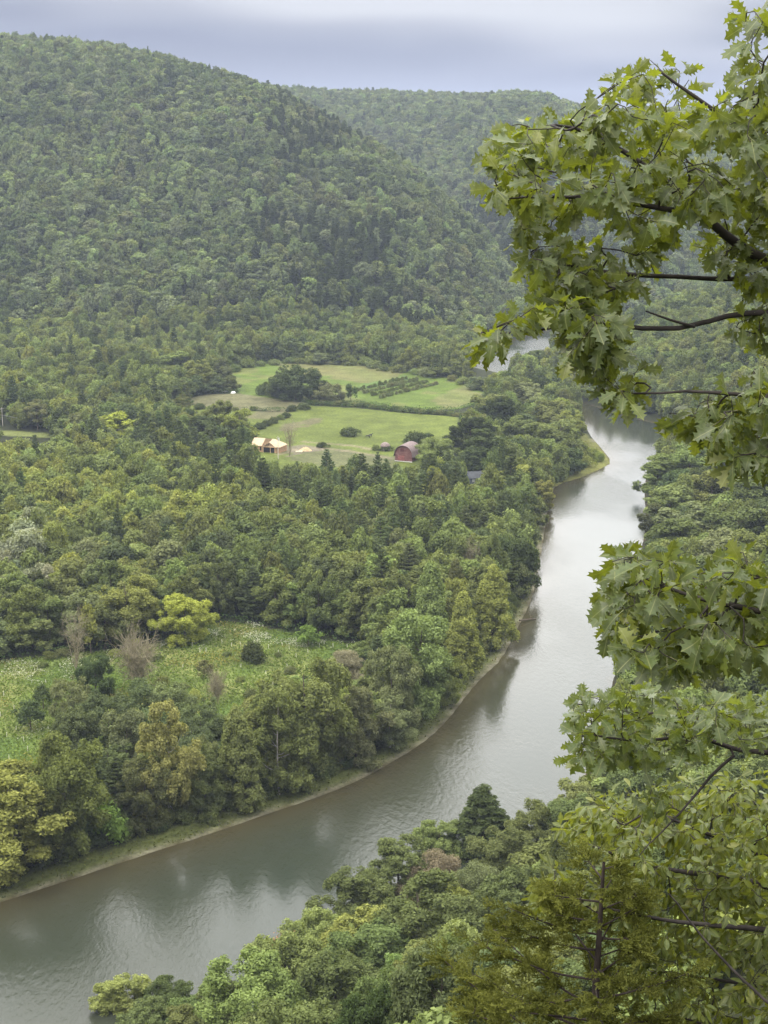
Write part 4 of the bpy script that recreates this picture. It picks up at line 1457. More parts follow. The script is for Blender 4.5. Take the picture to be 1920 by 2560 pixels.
# --- house under construction
hc = by_base(604, 980)
RZ = math.radians(-23)
H = thing('unfinished_house', (hc[0], hc[1], tz(*hc) - 0.1), 'unfinished wooden house with bare tan sheathing and open roof trusses', 'house', None, RZ)
WH, RD = 2.9, 7.4                                        # wall height and depth
local(H, 'wall', OSB, lambda b: (b.box((-1.3, 0.08, WH / 2), (2.6, 0.16, WH)), b.box((-0.08, RD / 2 + 0.08, WH / 2), (0.16, RD - 0.16, WH)),
                                 b.box((-11.2, 0.08, WH / 2), (5.2, 0.16, WH)), b.box((-7.0, RD - 0.08, WH / 2), (13.6, 0.16, WH)),
                                 b.box((-13.9, RD / 2, WH / 2), (0.16, RD - 0.4, WH))))
local(H, 'interior', DARK, lambda b: b.box((-6.9, 3.8, 1.3), (13.2, 6.6, 2.5)))
for xx in (-12.6, -9.6):
    w_ = local(H, 'window', DARK, lambda b: b.box((xx, -0.02, 1.55), (0.9, 0.06, 1.7)))
    local(w_, 'frame', STUD, lambda b: (b.box((xx - 0.5, -0.04, 1.55), (0.1, 0.1, 1.9)), b.box((xx + 0.5, -0.04, 1.55), (0.1, 0.1, 1.9))))
RH = 2.7


def roofmain(b):
    e, t = 0.45, 0.14
    y0, ym, y1 = -e, RD / 2, RD + e
    zl, zr = WH - 0.1, WH + RH
    hx = -3.9
    # left sheathed part, both slopes
    for xa, xb in ((-14.6, -8.9),):
        b.add([(xa, y0, zl), (xb, y0, zl), (xb, ym, zr), (xa, ym, zr), (xa, y0, zl + t), (xb, y0, zl + t), (xb, ym, zr + t), (xa, ym, zr + t)],
              [(0, 3, 2, 1), (4, 5, 6, 7), (0, 1, 5, 4), (1, 2, 6, 5), (3, 0, 4, 7)])
    b.add([(-14.6, y1, zl), (0.45, y1, zl), (hx, ym, zr), (-14.6, ym, zr), (-14.6, y1, zl + t), (0.45, y1, zl + t), (hx, ym, zr + t), (-14.6, ym, zr + t)],
          [(0, 1, 2, 3), (7, 6, 5, 4), (1, 0, 4, 5)])
    # hip end and the front slope beside it
    b.add([(0.45, y0, zl), (0.45, y1, zl), (hx, ym, zr), (0.45, y0, zl + t), (0.45, y1, zl + t), (hx, ym, zr + t)],
          [(2, 1, 0), (3, 4, 5), (0, 1, 4, 3)])
    b.add([(-5.6, y0, zl), (0.45, y0, zl), (hx, ym, zr), (-5.6, ym, zr), (-5.6, y0, zl + t), (0.45, y0, zl + t), (hx, ym, zr + t), (-5.6, ym, zr + t)],
          [(3, 2, 1, 0), (4, 5, 6, 7), (0, 1, 5, 4)])


rf = local(H, 'roof', PLY, roofmain)


def rafters(b):
    for k in range(7):
        x_ = -8.6 + k * 0.5
        b.tube([(x_, -0.3, WH), (x_, RD / 2, WH + RH)], [0.07, 0.07], 4)


local(rf, 'rafter', STUD, rafters)


def gable(b):
    gx0, gx1, gxm, gy = -8.0, -1.7, -4.85, -1.0
    zt = WH + 2.15
    for xa in (gx0, gx1):
        s = 1 if xa > gxm else -1
        A, B = (xa + s * 0.3, WH - 0.2), (gxm, zt)
        b.add([(A[0], gy, A[1]), (B[0], gy, B[1]), (B[0], 3.0, B[1]), (A[0], 1.2, A[1]), (A[0], gy, A[1] + 0.14), (B[0], gy, B[1] + 0.14), (B[0], 3.0, B[1] + 0.14), (A[0], 1.2, A[1] + 0.14)],
              [(0, 1, 2, 3), (7, 6, 5, 4), (0, 4, 5, 1), (1, 5, 6, 2), (3, 7, 4, 0)])


gb = local(H, 'gable_roof', PLY, gable)


def truss(b):
    gx0, gx1, gxm, gy = -8.0, -1.7, -4.85, -0.9
    zt = WH + 2.05
    b.box(((gx0 + gx1) / 2, gy, WH - 0.12), (gx1 - gx0, 0.1, 0.22))
    for xa in (gx0, gx1):
        b.tube([(xa, gy, WH - 0.1), (gxm, gy, zt)], [0.1, 0.1], 4)
    for k in (-2, -1, 0, 1, 2):
        x_ = gxm + k * 0.75
        b.box((x_, gy, WH + (2.0 - abs(k) * 0.5) / 2), (0.12, 0.1, 2.0 - abs(k) * 0.5))
    for x_ in (gx0 + 0.15, gxm + 0.6, gx1 - 0.15):
        b.box((x_, gy, WH / 2 - 0.1), (0.18, 0.18, WH - 0.25))


local(gb, 'truss', STUD, truss)

# --- red barn with rounded roof
bc = by_base(853, 996)
BR = thing('red_barn', (bc[0], bc[1], tz(*bc) - 0.15), 'weathered red barn with a rounded brown roof', 'barn', None, math.radians(-22))
BW, BL, BZ = 8.2, 10.0, 2.3


def prof_barn(k):
    t = math.pi * k
    return BW / 2 - (BW / 2 + 0.15) * math.cos(t), BZ + 5.0 * max(0, math.sin(t)) ** 0.82


arc = [prof_barn(k) for k in np.linspace(0, 1, 25)]


def facade(b):
    for y_ in (0.0, BL):
        q = [(0.1, y_, 0.35)] + [(min(max(x_, 0.1), BW - 0.1), y_, z_ - 0.12) for x_, z_ in arc] + [(BW - 0.1, y_, 0.35)]
        b.add(q, [tuple(range(len(q))) if y_ else tuple(range(len(q)))[::-1]])
    b.box((0.08, BL / 2, 1.35), (0.16, BL - 0.02, 2.0))
    b.box((BW - 0.08, BL / 2, 1.35), (0.16, BL - 0.02, 2.0))


local(BR, 'wall', REDB, facade)


def barnroof(b):
    n_ = len(arc)
    A = []
    for y_ in (-0.7, BL + 0.4):
        for dz in (0.0, 0.16):
            A += [(x_ * 1.02 - 0.08 + (-0.35 if k == 0 else 0.35 if k == n_ - 1 else 0), y_, z_ + dz - (0.25 if k in (0, n_ - 1) else 0)) for k, (x_, z_) in enumerate(arc)]
    f = []
    for k in range(n_ - 1):
        f += [(k, k + 1, 2 * n_ + k + 1, 2 * n_ + k), (n_ + k, 3 * n_ + k, 3 * n_ + k + 1, n_ + k + 1), (k, n_ + k, n_ + k + 1, k + 1),
              (2 * n_ + k, 2 * n_ + k + 1, 3 * n_ + k + 1, 3 * n_ + k)]
    b.add(A, f)


local(BR, 'roof', ROOFB, barnroof)
ld = local(BR, 'loft_door', plainmat('dark_red_boards', (0.10, 0.035, 0.035), 0.9), lambda b: b.box((BW * 0.42, -0.05, 5.3), (1.7, 0.1, 1.5)))
local(ld, 'frame', REDB, lambda b: (b.box((BW * 0.42 - 0.95, -0.08, 5.3), (0.18, 0.16, 1.8)), b.box((BW * 0.42 + 0.95, -0.08, 5.3), (0.18, 0.16, 1.8))))
local(BR, 'door', plainmat('faded_red_door', (0.22, 0.08, 0.072), 0.85), lambda b: (b.box((2.2, -0.06, 1.6), (1.5, 0.12, 2.3)), b.box((3.8, -0.06, 1.6), (1.5, 0.12, 2.3))))
local(BR, 'foundation', WHITE, lambda b: (b.box((BW / 2, -0.02, 0.16), (BW, 0.3, 0.38)), b.box((BW / 2, BL, 0.16), (BW, 0.3, 0.38))))

# --- small round-roofed shed
sc_ = by_base(832, 973)
SH = thing('round_shed', (sc_[0], sc_[1], tz(*sc_) - 0.1), 'small grey-brown shed with a domed roof behind the barn', 'shed')


def ring(r, z, n_=18):
    return [(r * math.cos(2 * math.pi * k / n_), r * math.sin(2 * math.pi * k / n_), z) for k in range(n_)]


def lathe(b, prof_, n_=18):
    V = []
    for r_, z_ in prof_:
        V += ring(r_, z_, n_)
    f = []
    for i in range(len(prof_) - 1):
        for k in range(n_):
            f.append((i * n_ + k, i * n_ + (k + 1) % n_, (i + 1) * n_ + (k + 1) % n_, (i + 1) * n_ + k))
    b.add(V, f)


local(SH, 'wall', plainmat('pale_boards', (0.33, 0.28, 0.22), 0.9), lambda b: lathe(b, [(1.95, 0), (1.95, 2.2)]))
local(SH, 'roof', plainmat('grey_brown_roof', (0.20, 0.155, 0.14), 0.85), lambda b: lathe(b, [(1.9, 2.1), (2.4, 2.0), (2.25, 2.5), (1.8, 3.15), (1.1, 3.65), (0.4, 3.9), (0.02, 3.95)]), True)
local(SH, 'door', DARK, lambda b: b.box((0.3, -1.96, 1.0), (0.9, 0.12, 1.8)))

# --- house among the trees
gc = by_base(1028, 1042)
GH = thing('grey_house', (gc[0], gc[1], tz(*gc) - 0.1), 'small house with a grey roof almost hidden among the trees', 'house', None, math.radians(14))
local(GH, 'wall', plainmat('bluish_siding', (0.12, 0.14, 0.16), 0.8), lambda b: (b.box((0, 0, 1.4), (7, 6, 2.8)), b.add([(-3.5, -3, 2.8), (-3.5, 3, 2.8), (-3.5, 0, 4.6), (3.5, -3, 2.8), (3.5, 3, 2.8), (3.5, 0, 4.6)], [(0, 2, 1), (3, 4, 5)])))
local(GH, 'roof', GREYROOF, lambda b: b.add([(-3.9, -3.5, 2.6), (3.9, -3.5, 2.6), (3.9, 0, 4.85), (-3.9, 0, 4.85), (-3.9, 3.5, 2.6), (3.9, 3.5, 2.6)], [(0, 1, 2, 3), (3, 2, 5, 4)]))
for xx in (-2, 1.6):
    local(GH, 'window', WHITE, lambda b: b.box((xx, -3.02, 1.6), (1.1, 0.06, 1.2)))


# --- poles and wire
def powerpole(sx, sb, hgt, label, dirx=1.0, box=False, name='power_pole'):
    p_ = by_base(sx, sb)
    o = thing(name, (p_[0], p_[1], tz(*p_) - 0.2), label, 'utility pole', None, 0.25)
    local(o, 'pole', POLE, lambda b: b.tube([(0, 0, -0.5), (0, 0, hgt)], [0.20, 0.13], 8))
    local(o, 'crossarm', POLE, lambda b: b.box((0, -0.18, hgt * 0.93), (1.6, 0.12, 0.14)))
    for xx in (-0.7, 0.7):
        local(o, 'insulator', WHITE, lambda b: b.tube([(xx, -0.18, hgt * 0.93 + 0.075), (xx, -0.18, hgt * 0.93 + 0.28)], [0.05, 0.04], 6))
    if box:
        local(o, 'transformer', WHITE, lambda b: b.tube([(0.42, -0.1, hgt * 0.80), (0.42, -0.1, hgt * 0.80 + 1.1)], [0.3, 0.3], 10))
    return p_


pa = powerpole(601, 992, 10.5, 'thin utility pole with a white transformer before the unfinished house', box=True)
pb = powerpole(6, 921, 9.6, 'pale utility pole at the left edge holding one wire')
pc = by_base(290, 960)
A3 = np.array([pb[0], pb[1], tz(*pb) + 5.6])
B3 = np.array([pc[0], pc[1], tz(*pc) + 6.5])
E3 = A3 + (A3 - B3) * 0.7
u_ = np.linspace(0, 1, 24)[:, None]
W1 = np.concatenate([E3 + (A3 - E3) * u_[:-1] - np.array([0, 0, 1]) * 3 * (u_ * (1 - u_))[:-1], A3 + (B3 - A3) * u_ - np.array([0, 0, 1]) * 5 * u_ * (1 - u_)])
b_ = MB()
b_.tube(W1, np.full(len(W1), 0.045), 4)
tag(b_.obj('power_wire', WIREM), 'pale sagging wire running right from the pale utility pole', 'wire')

# --- piles
wc_ = by_base(660, 973)
b_ = MB()
r_ = np.random.default_rng(2)
Vp = []
for i, (rr, z_) in enumerate([(2.9, 0), (2.5, 0.3), (1.8, 0.85), (1.0, 1.35), (0.35, 1.6), (0.03, 1.68)]):
    Vp += [(rr * (1 + 0.25 * (r_.random() - .5)) * math.cos(k * math.pi / 8) * 1.1, rr * (1 + 0.25 * (r_.random() - .5)) * math.sin(k * math.pi / 8), z_ * (1 + 0.15 * (r_.random() - .5))) for k in range(16)]
b_.add(Vp, [(i * 16 + k, i * 16 + (k + 1) % 16, (i + 1) * 16 + (k + 1) % 16, (i + 1) * 16 + k) for i in range(5) for k in range(16)])
o = b_.obj('wood_chip_pile', CHIP)
o.location = (wc_[0], wc_[1], tz(*wc_) - 0.1)
tag(o, 'tan heap of wood chips on bare dirt right of the house', 'pile')
lc = by_base(646, 977)
b_ = MB()
for k in range(9):
    b_.box((0, -0.5 + (k % 3) * 0.36, 0.12 + (k // 3) * 0.16), (3.0 - 0.2 * (k % 2), 0.34, 0.14))
o = b_.obj('lumber_stack', plainmat('fresh_boards', (0.72, 0.64, 0.47), 0.8))
o.location = (lc[0], lc[1], tz(*lc))
tag(o, 'pale stack of boards on the dirt beside the house', 'lumber')
for sx, sy, s_, lb in ((487, 846, 1.7, 'larger white tarp-covered heap below the upper field trees'), (504, 850, 1.1, 'smaller white tarp-covered heap right of the larger one')):
    p_ = by_base(sx, sy)
    b_ = MB()
    lathe(b_, [(s_ * 1.1, 0), (s_, 0.4 * s_), (s_ * 0.8, 0.85 * s_), (s_ * 0.4, 1.15 * s_), (0.03, 1.22 * s_)], 14)
    o = b_.obj('covered_heap', TARP, None, True)
    o.location = (p_[0], p_[1], tz(*p_) - 0.05)
    o.scale = (1.3, 0.9, 1)
    tag(o, lb, 'heap')


# --- horses
def horse(sx, sy, rz, head_down, label):
    p_ = by_base(sx, sy)
    J = {'rump': (-0.72, 0, 1.28, 0.27), 'loin': (-0.3, 0, 1.25, 0.29), 'rib': (0.15, 0, 1.2, 0.31), 'chest': (0.55, 0, 1.2, 0.27)}
    neck = [(0.82, 0, 1.28, 0.18), (1.12, 0, 1.0, 0.13), (1.32, 0, 0.68, 0.12), (1.42, 0, 0.42, 0.10), (1.50, 0, 0.16, 0.07)] if head_down else \
           [(0.80, 0, 1.42, 0.19), (1.02, 0, 1.68, 0.14), (1.20, 0, 1.86, 0.13), (1.42, 0, 1.74, 0.11), (1.62, 0, 1.60, 0.075)]
    V, E, Rr = [], [], []

    def chain(pts, parent=None):
        prev = parent
        for (x_, y_, z_, r_) in pts:
            V.append((x_, y_, z_))
            Rr.append(r_)
            if prev is not None:
                E.append((prev, len(V) - 1))
            prev = len(V) - 1
        return prev
    chain([J['rump'], J['loin'], J['rib'], J['chest']])
    last = chain(neck, 3)
    for s in (-1, 1):
        chain([(-0.75, s * 0.17, 0.98, 0.17), (-0.62, s * 0.19, 0.74, 0.11), (-0.86, s * 0.19, 0.48, 0.065), (-0.80, s * 0.19, 0.2, 0.05), (-0.76, s * 0.19, 0.04, 0.07)], 0)
        chain([(0.56, s * 0.17, 0.92, 0.13), (0.58, s * 0.18, 0.52, 0.07), (0.57, s * 0.18, 0.24, 0.05), (0.60, s * 0.18, 0.04, 0.065)], 3)
        e = neck[2]
        chain([(e[0] - 0.03, s * 0.07, e[2] + 0.17, 0.03)], len(V) and [i for i, v in enumerate(V) if v == e[:3]][0])
    chain([(-0.98, 0, 1.2, 0.07), (-1.08, 0, 0.85, 0.07), (-1.06, 0, 0.45, 0.03)], 0)
    me = bpy.data.meshes.new('horse')
    me.from_pydata(V, E, [])
    me.materials.append(BLACK)
    o = link('horse', me)
    md = o.modifiers.new('skin', 'SKIN')
    for i, r_ in enumerate(Rr):
        me.skin_vertices[0].data[i].radius = (r_, r_)
    me.skin_vertices[0].data[0].use_root = True
    md.use_smooth_shade = True
    o.modifiers.new('subd', 'SUBSURF').levels = 1
    o.modifiers['subd'].render_levels = 1
    o.location = (p_[0], p_[1], tz(*p_) - 0.01)
    o.rotation_euler = (0, 0, rz)
    tag(o, label, 'horse', 'horses in the pasture')


horse(795, 946.5, math.pi - 0.2, True, 'black horse grazing with head down, the left of two')
horse(800, 945, 0.5, False, 'black horse standing behind the grazing one, the right of two')

# --- fallen tree in the water
p_ = gpt(1122, 1345, 0.3)
q_ = gpt(1158, 1336, 0.2)
b_ = MB()
b_.tube([(p_[0], p_[1], 1.0), ((p_[0] + q_[0]) / 2, (p_[1] + q_[1]) / 2, 0.6), (q_[0], q_[1], 0.15)], [0.3, 0.22, 0.1], 7)
for k in range(7):
    t_ = 0.35 + 0.09 * k
    c_ = np.array([p_[0] + (q_[0] - p_[0]) * t_, p_[1] + (q_[1] - p_[1]) * t_, 1.0 - 0.8 * t_])
    e_ = c_ + np.array([rng.normal() * 1.0 + 0.6, rng.normal() * 1.4, 0.5 + rng.random() * 1.4])
    b_.tube([c_, (c_ + e_) / 2 + rng.normal(size=3) * 0.15, e_], [0.07, 0.05, 0.015], 4)
tag(b_.obj('fallen_tree', BARK), 'dead fallen tree lying from the bank into the river', 'fallen tree')

# --- planting tubes on the meadow
tubes = [(1, 1545), (30, 1530), (52, 1600), (78, 1545), (20, 1640), (8, 1500), (100, 1475), (130, 1440), (415, 1392), (432, 1405), (500, 1395), (520, 1392), (555, 1385),
         (575, 1372), (580, 1398), (610, 1395), (625, 1402), (640, 1382), (655, 1388), (690, 1395), (700, 1390), (720, 1395), (468, 1372), (480, 1388), (600, 1410), (640, 1418),
         (395, 1440), (520, 1440), (445, 1405), (620, 1440), (575, 1455), (590, 1480), (60, 1620), (110, 1580), (35, 1575), (15, 1590), (540, 1370), (750, 1397), (665, 1408)]
tb = MB()
tb.tube([(0, 0, -0.1), (0.03, 0.0, 1.25)], [0.075, 0.07], 6)
tme = tb.obj('planting_tube', plainmat('tube_plastic', (0.66, 0.64, 0.52), 0.5, 0.05))
t0 = True
for sx, sy in tubes:
    p_ = by_base(sx, sy + 4)
    if t0:
        o, t0 = tme, False
    else:
        o = tme.copy()
        COL.objects.link(o)
    o.location = (p_[0], p_[1], tz(*p_))
    o.rotation_euler = (rng.normal() * 0.06, rng.normal() * 0.06, rng.random() * 6)
    tag(o, 'pale thin tree-planting tube standing upright in the meadow grass', 'planting tube', 'planting tubes across the meadow')


# --- grass, flowers and weeds: nobody could count them
def tufts(name, poly, n_, hgt, size, tint, label, cat, cluster=None, lift=0.5, seed=1, polymask=None):
    r_ = np.random.default_rng(seed)
    lo, hi_ = poly.min(0), poly.max(0)
    Q = lo + r_.random((n_ * 4, 2)) * (hi_ - lo)
    Q = Q[pip(Q, poly)]
    if cluster:
        Q = Q[fbm(Q[:, 0] / cluster[0] + seed, Q[:, 1] / cluster[0]) > cluster[1]]
    Q = Q[:n_]
    zq, dl_, dr_, in_ = terrain_full(Q)
    Q, zq = Q[~in_], zq[~in_]
    k = len(Q)
    pc_ = np.c_[Q, zq + hgt * r_.random(k)]
    V, Fq = leafquads(pc_, r_.normal(size=(k, 3)) * 0.6 + np.array([0, 0, lift]), size * (0.5 + r_.random(k)), size * (0.3 + 0.4 * r_.random(k)), r_)
    o = link(name, mesh_np(name, V, Fq, LEAF, fattr={'var': np.clip(r_.random(k) * 0.7 + 0.5 * (fbm(Q[:, 0] / 9, Q[:, 1] / 9) - 0.2), 0, 1)}))
    o.color = (*tint, 1)
    return tag(o, label, cat, kind='stuff')


tufts('meadow_grass', MEADOW, 42000, 0.45, 0.36, (0.12, 0.165, 0.04), 'rough green grass and weeds of the meadow', 'grass', seed=21)
tufts('meadow_weeds', MEADOW, 9000, 0.9, 0.34, (0.20, 0.185, 0.05), 'taller yellowing weeds in patches on the meadow', 'weeds', cluster=(16, 0.56), seed=22)
FL = [gpoly([(130, 1418), (270, 1402), (300, 1420), (240, 1450), (180, 1470), (90, 1480), (0, 1460), (0, 1432)]), gpoly([(440, 1362), (520, 1360), (600, 1378), (690, 1392), (660, 1402), (560, 1392), (470, 1385)]),
      gpoly([(530, 1348), (570, 1350), (570, 1356), (530, 1356)]), gpoly([(350, 1388), (450, 1380), (440, 1402), (340, 1405)]), gpoly([(680, 1385), (780, 1392), (760, 1404), (680, 1402)]), gpoly([(20, 1570), (90, 1560), (120, 1590), (30, 1600)])]
for i, (pl, nn) in enumerate(zip(FL, (1300, 1300, 180, 400, 320, 100))):
    tufts('white_wildflowers', pl, nn, 1.0, 0.20, (0.42, 0.43, 0.34), ['white flowers and pale stones along the left back of the meadow', 'white flower drift in the middle back of the meadow', 'white flowers at the foot of the dark wood',
          'pale flowers under the golden tree', 'white flowers at the right end of the meadow', 'few white flowers near the small dark trees'][i], 'flowers', cluster=(5, 0.50), seed=40 + i)
qs = LBc[(LBc[:, 1] < 520)]
nrm = np.gradient(qs, axis=0)
nrm = np.stack([-nrm[:, 1], nrm[:, 0]], -1) / np.linalg.norm(nrm, axis=1, keepdims=True)
BAR = np.concatenate([qs + nrm * 0.9, (qs + nrm * 8.5)[::-1]])
tufts('bank_grass', BAR, 16000, 0.4, 0.30, (0.095, 0.108, 0.030), 'yellow-green grass on the low bar beside the water', 'grass', seed=31)
tufts('bank_weeds', BAR, 2500, 0.8, 0.3, (0.13, 0.118, 0.045), 'tawny weeds on the low bar beside the water', 'weeds', cluster=(7, 0.55), seed=32)
def thicket(name, polys, width, n_, hgt, size, tint, label, seed):
    r_ = np.random.default_rng(seed)
    Q = []
    for pl in polys:
        c_ = np.concatenate([pl, pl[:1]])
        d_ = np.r_[0, np.cumsum(np.hypot(*np.diff(c_, axis=0).T))]
        m_ = int(n_ * d_[-1] / 1500)
        s_ = r_.random(m_) * d_[-1]
        q = np.stack([np.interp(s_, d_, c_[:, 0]), np.interp(s_, d_, c_[:, 1])], -1) + r_.normal(size=(m_, 2)) * width
        Q.append(q[~pip(q, pl)])
    Q = np.concatenate(Q)
    for pl in (MEADOW, UPFIELD, MIDSTRIP, LOWFIELD, LANE):
        Q = Q[~pip(Q, pl)]
    for b_ in BUILD:
        Q = Q[np.hypot(Q[:, 0] - b_[0], Q[:, 1] - b_[1]) > 18]
    zq, dl_, dr_, in_ = terrain_full(Q)
    ok_ = ~in_ & (np.minimum(dl_, dr_) > 5)
    Q, zq = Q[ok_], zq[ok_]
    k = len(Q)
    top = hgt * (0.35 + 1.0 * fbm(Q[:, 0] / 4, Q[:, 1] / 4))
    V, Fq = leafquads(np.c_[Q, zq + top * r_.random(k) ** 0.7], r_.normal(size=(k, 3)) * 0.7 + np.array([0, 0, 0.6]), size * (0.5 + r_.random(k)), size * (0.3 + 0.4 * r_.random(k)), r_)
    o = link(name, mesh_np(name, V, Fq, LEAF, fattr={'var': np.clip(0.6 * r_.random(k) + 0.5 * (fbm(Q[:, 0] / 5, Q[:, 1] / 5) - 0.2), 0, 1)}))
    o.color = (*tint, 1)
    return tag(o, label, 'undergrowth', kind='stuff')


thicket('undergrowth', [MEADOW, UPFIELD, MIDSTRIP, LOWFIELD], 4.0, 38000, 2.4, 0.42, (0.075, 0.115, 0.042), 'tangled undergrowth along the edges of the woods', 61)
BAR2 = np.concatenate([qs + nrm * 7.5, (qs + nrm * 22)[::-1]])
tufts('bank_undergrowth', BAR2, 30000, 2.8, 0.42, (0.085, 0.115, 0.046), 'tangled undergrowth below the trees of the far bank', 'undergrowth', seed=63)
for sx, sy, w_ in ((1228, 990, 34), (1252, 985, 34), (1275, 982, 30), (1240, 1005, 34), (1268, 1000, 30), (1222, 1010, 34), (1293, 990, 22), (1256, 968, 30), (1238, 962, 28), (1212, 1000, 28), (1205, 1022, 26)):
    put('bush', sx, sy - 12, w_, 3, 'yellow-green', 'yellow-green willow shrub on the gravel spit', base=sy + 8, group='willow shrubs on the spit', jit=0.15)
# ------------------------------------------------------------------ the near trees that frame the view
def nearleafmat(name, top, under, glow, vein):
    m, nt, nl = newmat(name)
    uvn = nt.new('ShaderNodeUVMap')
    s = nt.new('ShaderNodeSeparateXYZ')
    nl.new(uvn.outputs[0], s.inputs[0])
    v = node(nt, 'ShaderNodeAttribute', attribute_name='var').outputs['Fac']
    ad = mathn(nt, nl, 'ABSOLUTE', s.outputs[1])
    mid = maprange(nt, nl, ad, 0.008, 0.022, 1, 0)
    # side veins run forward from the midrib
    sv = mathn(nt, nl, 'FRACT', mathn(nt, nl, 'MULTIPLY', mathn(nt, nl, 'SUBTRACT', s.outputs[0], mathn(nt, nl, 'MULTIPLY', ad, 0.7)), 7.0))
    sv = mathn(nt, nl, 'ABSOLUTE', mathn(nt, nl, 'SUBTRACT', sv, 0.5))
    vv = mathn(nt, nl, 'MAXIMUM', mid, mathn(nt, nl, 'MULTIPLY', maprange(nt, nl, sv, 0.0, 0.06, 1, 0), 0.45))
    geo = nt.new('ShaderNodeNewGeometry')
    n = nt.new('ShaderNodeTexNoise')
    n.inputs['Scale'].default_value = 34
    n.inputs['Detail'].default_value = 3
    nl.new(geo.outputs['Position'], n.inputs['Vector'])
    k = mathn(nt, nl, 'MULTIPLY', maprange(nt, nl, v, 0, 1, 0.68, 1.35, False), maprange(nt, nl, n.outputs[0], 0.3, 0.7, 0.85, 1.15))
    face = mixcol(nt, nl, geo.outputs['Backfacing'], top, under)
    warm = mixcol(nt, nl, maprange(nt, nl, v, 0.72, 1.0, 0, 0.8), face, tuple(c * f for c, f in zip(top, (1.7, 1.25, 0.8))))
    warm = mixcol(nt, nl, maprange(nt, nl, v, 0.994, 0.998, 0, 1), warm, (0.24, 0.07, 0.02))
    c = nt.new('ShaderNodeVectorMath')
    c.operation = 'SCALE'
    nl.new(warm, c.inputs[0])
    nl.new(k, c.inputs['Scale'])
    col = mixcol(nt, nl, vv, c.outputs[0], vein)
    p = nt.new('ShaderNodeBsdfPrincipled')
    nl.new(col, p.inputs['Base Color'])
    p.inputs['Roughness'].default_value = 0.42
    p.inputs['Specular IOR Level'].default_value = 0.45
    t = nt.new('ShaderNodeBsdfTranslucent')
    g = nt.new('ShaderNodeVectorMath')
    g.operation = 'SCALE'
    g.inputs[0].default_value = glow
    nl.new(k, g.inputs['Scale'])
    nl.new(g.outputs[0], t.inputs[0])
    mx = nt.new('ShaderNodeMixShader')
    mx.inputs[0].default_value = 0.36
    nl.new(p.outputs[0], mx.inputs[1])
    nl.new(t.outputs[0], mx.inputs[2])
    out(nt, nl, mx.outputs[0])
    return m


OAKLEAF = nearleafmat('oak_leaf', (0.078, 0.106, 0.037), (0.115, 0.14, 0.065), (0.29, 0.335, 0.020), (0.24, 0.25, 0.10))
OAKLEAF2 = nearleafmat('lower_oak_leaf', (0.078, 0.108, 0.037), (0.11, 0.14, 0.065), (0.25, 0.30, 0.025), (0.25, 0.26, 0.10))
LONGLEAF = nearleafmat('long_leaf', (0.092, 0.122, 0.030), (0.13, 0.155, 0.055), (0.30, 0.33, 0.025), (0.24, 0.24, 0.07))
TWIG = plainmat('oak_twig', (0.036, 0.030, 0.027), 0.85, 0.35, 14)
CBARK = plainmat('cedar_bark', (0.04, 0.03, 0.026), 0.9, 0.35, 10)

HALF_OAK = np.array([(0, .012), (.05, .05), (.10, .105), (.155, .19), (.20, .285), (.215, .20), (.26, .165), (.32, .22), (.375, .32), (.44, .445), (.448, .35), (.47, .265), (.51, .215),
                     (.57, .265), (.635, .36), (.715, .44), (.712, .34), (.718, .25), (.745, .19), (.80, .22), (.84, .26), (.905, .31), (.895, .21), (.905, .13), (.95, .07), (1.04, 0.0)])
MID_OAK = np.array([0, .04, .08, .125, .165, .20, .25, .295, .34, .385, .42, .455, .50, .545, .59, .63, .665, .70, .74, .78, .81, .84, .87, .90, .95, 1.04])
tl = np.linspace(0, 1, 9)
HALF_LONG = np.stack([tl, np.clip(0.235 * np.sin(np.pi * tl ** 0.85) ** 0.8 * (0.72 + 0.42 * tl), 0, 1) + 0.012 * (np.arange(9) % 2)], -1)
HALF_LONG[0, 1] = 0.01
HALF_LONG[-1, 1] = 0.0
MID_LONG = tl.copy()


def template(half, mid):
    """flat leaf: petiole, midrib and the two lobed sides; returns verts (x, y, 0) and faces"""
    n = len(half)
    V = [(m_, 0.0) for m_ in mid] + [(x, y) for x, y in half] + [(x, -y) for x, y in half]
    Fq = []
    for i in range(n - 1):
        Fq.append((i, i + 1, n + i + 1, n + i))
        Fq.append((i + 1, i, 2 * n + i, 2 * n + i + 1))
    b = len(V)
    V += [(-0.28, 0.012), (0.02, 0.012), (0.02, -0.012), (-0.28, -0.012)]
    Fq.append((b + 3, b + 2, b + 1, b))
    return np.array(V), np.array(Fq)


T_OAK, T_LONG = template(HALF_OAK, MID_OAK), template(HALF_LONG, MID_LONG)


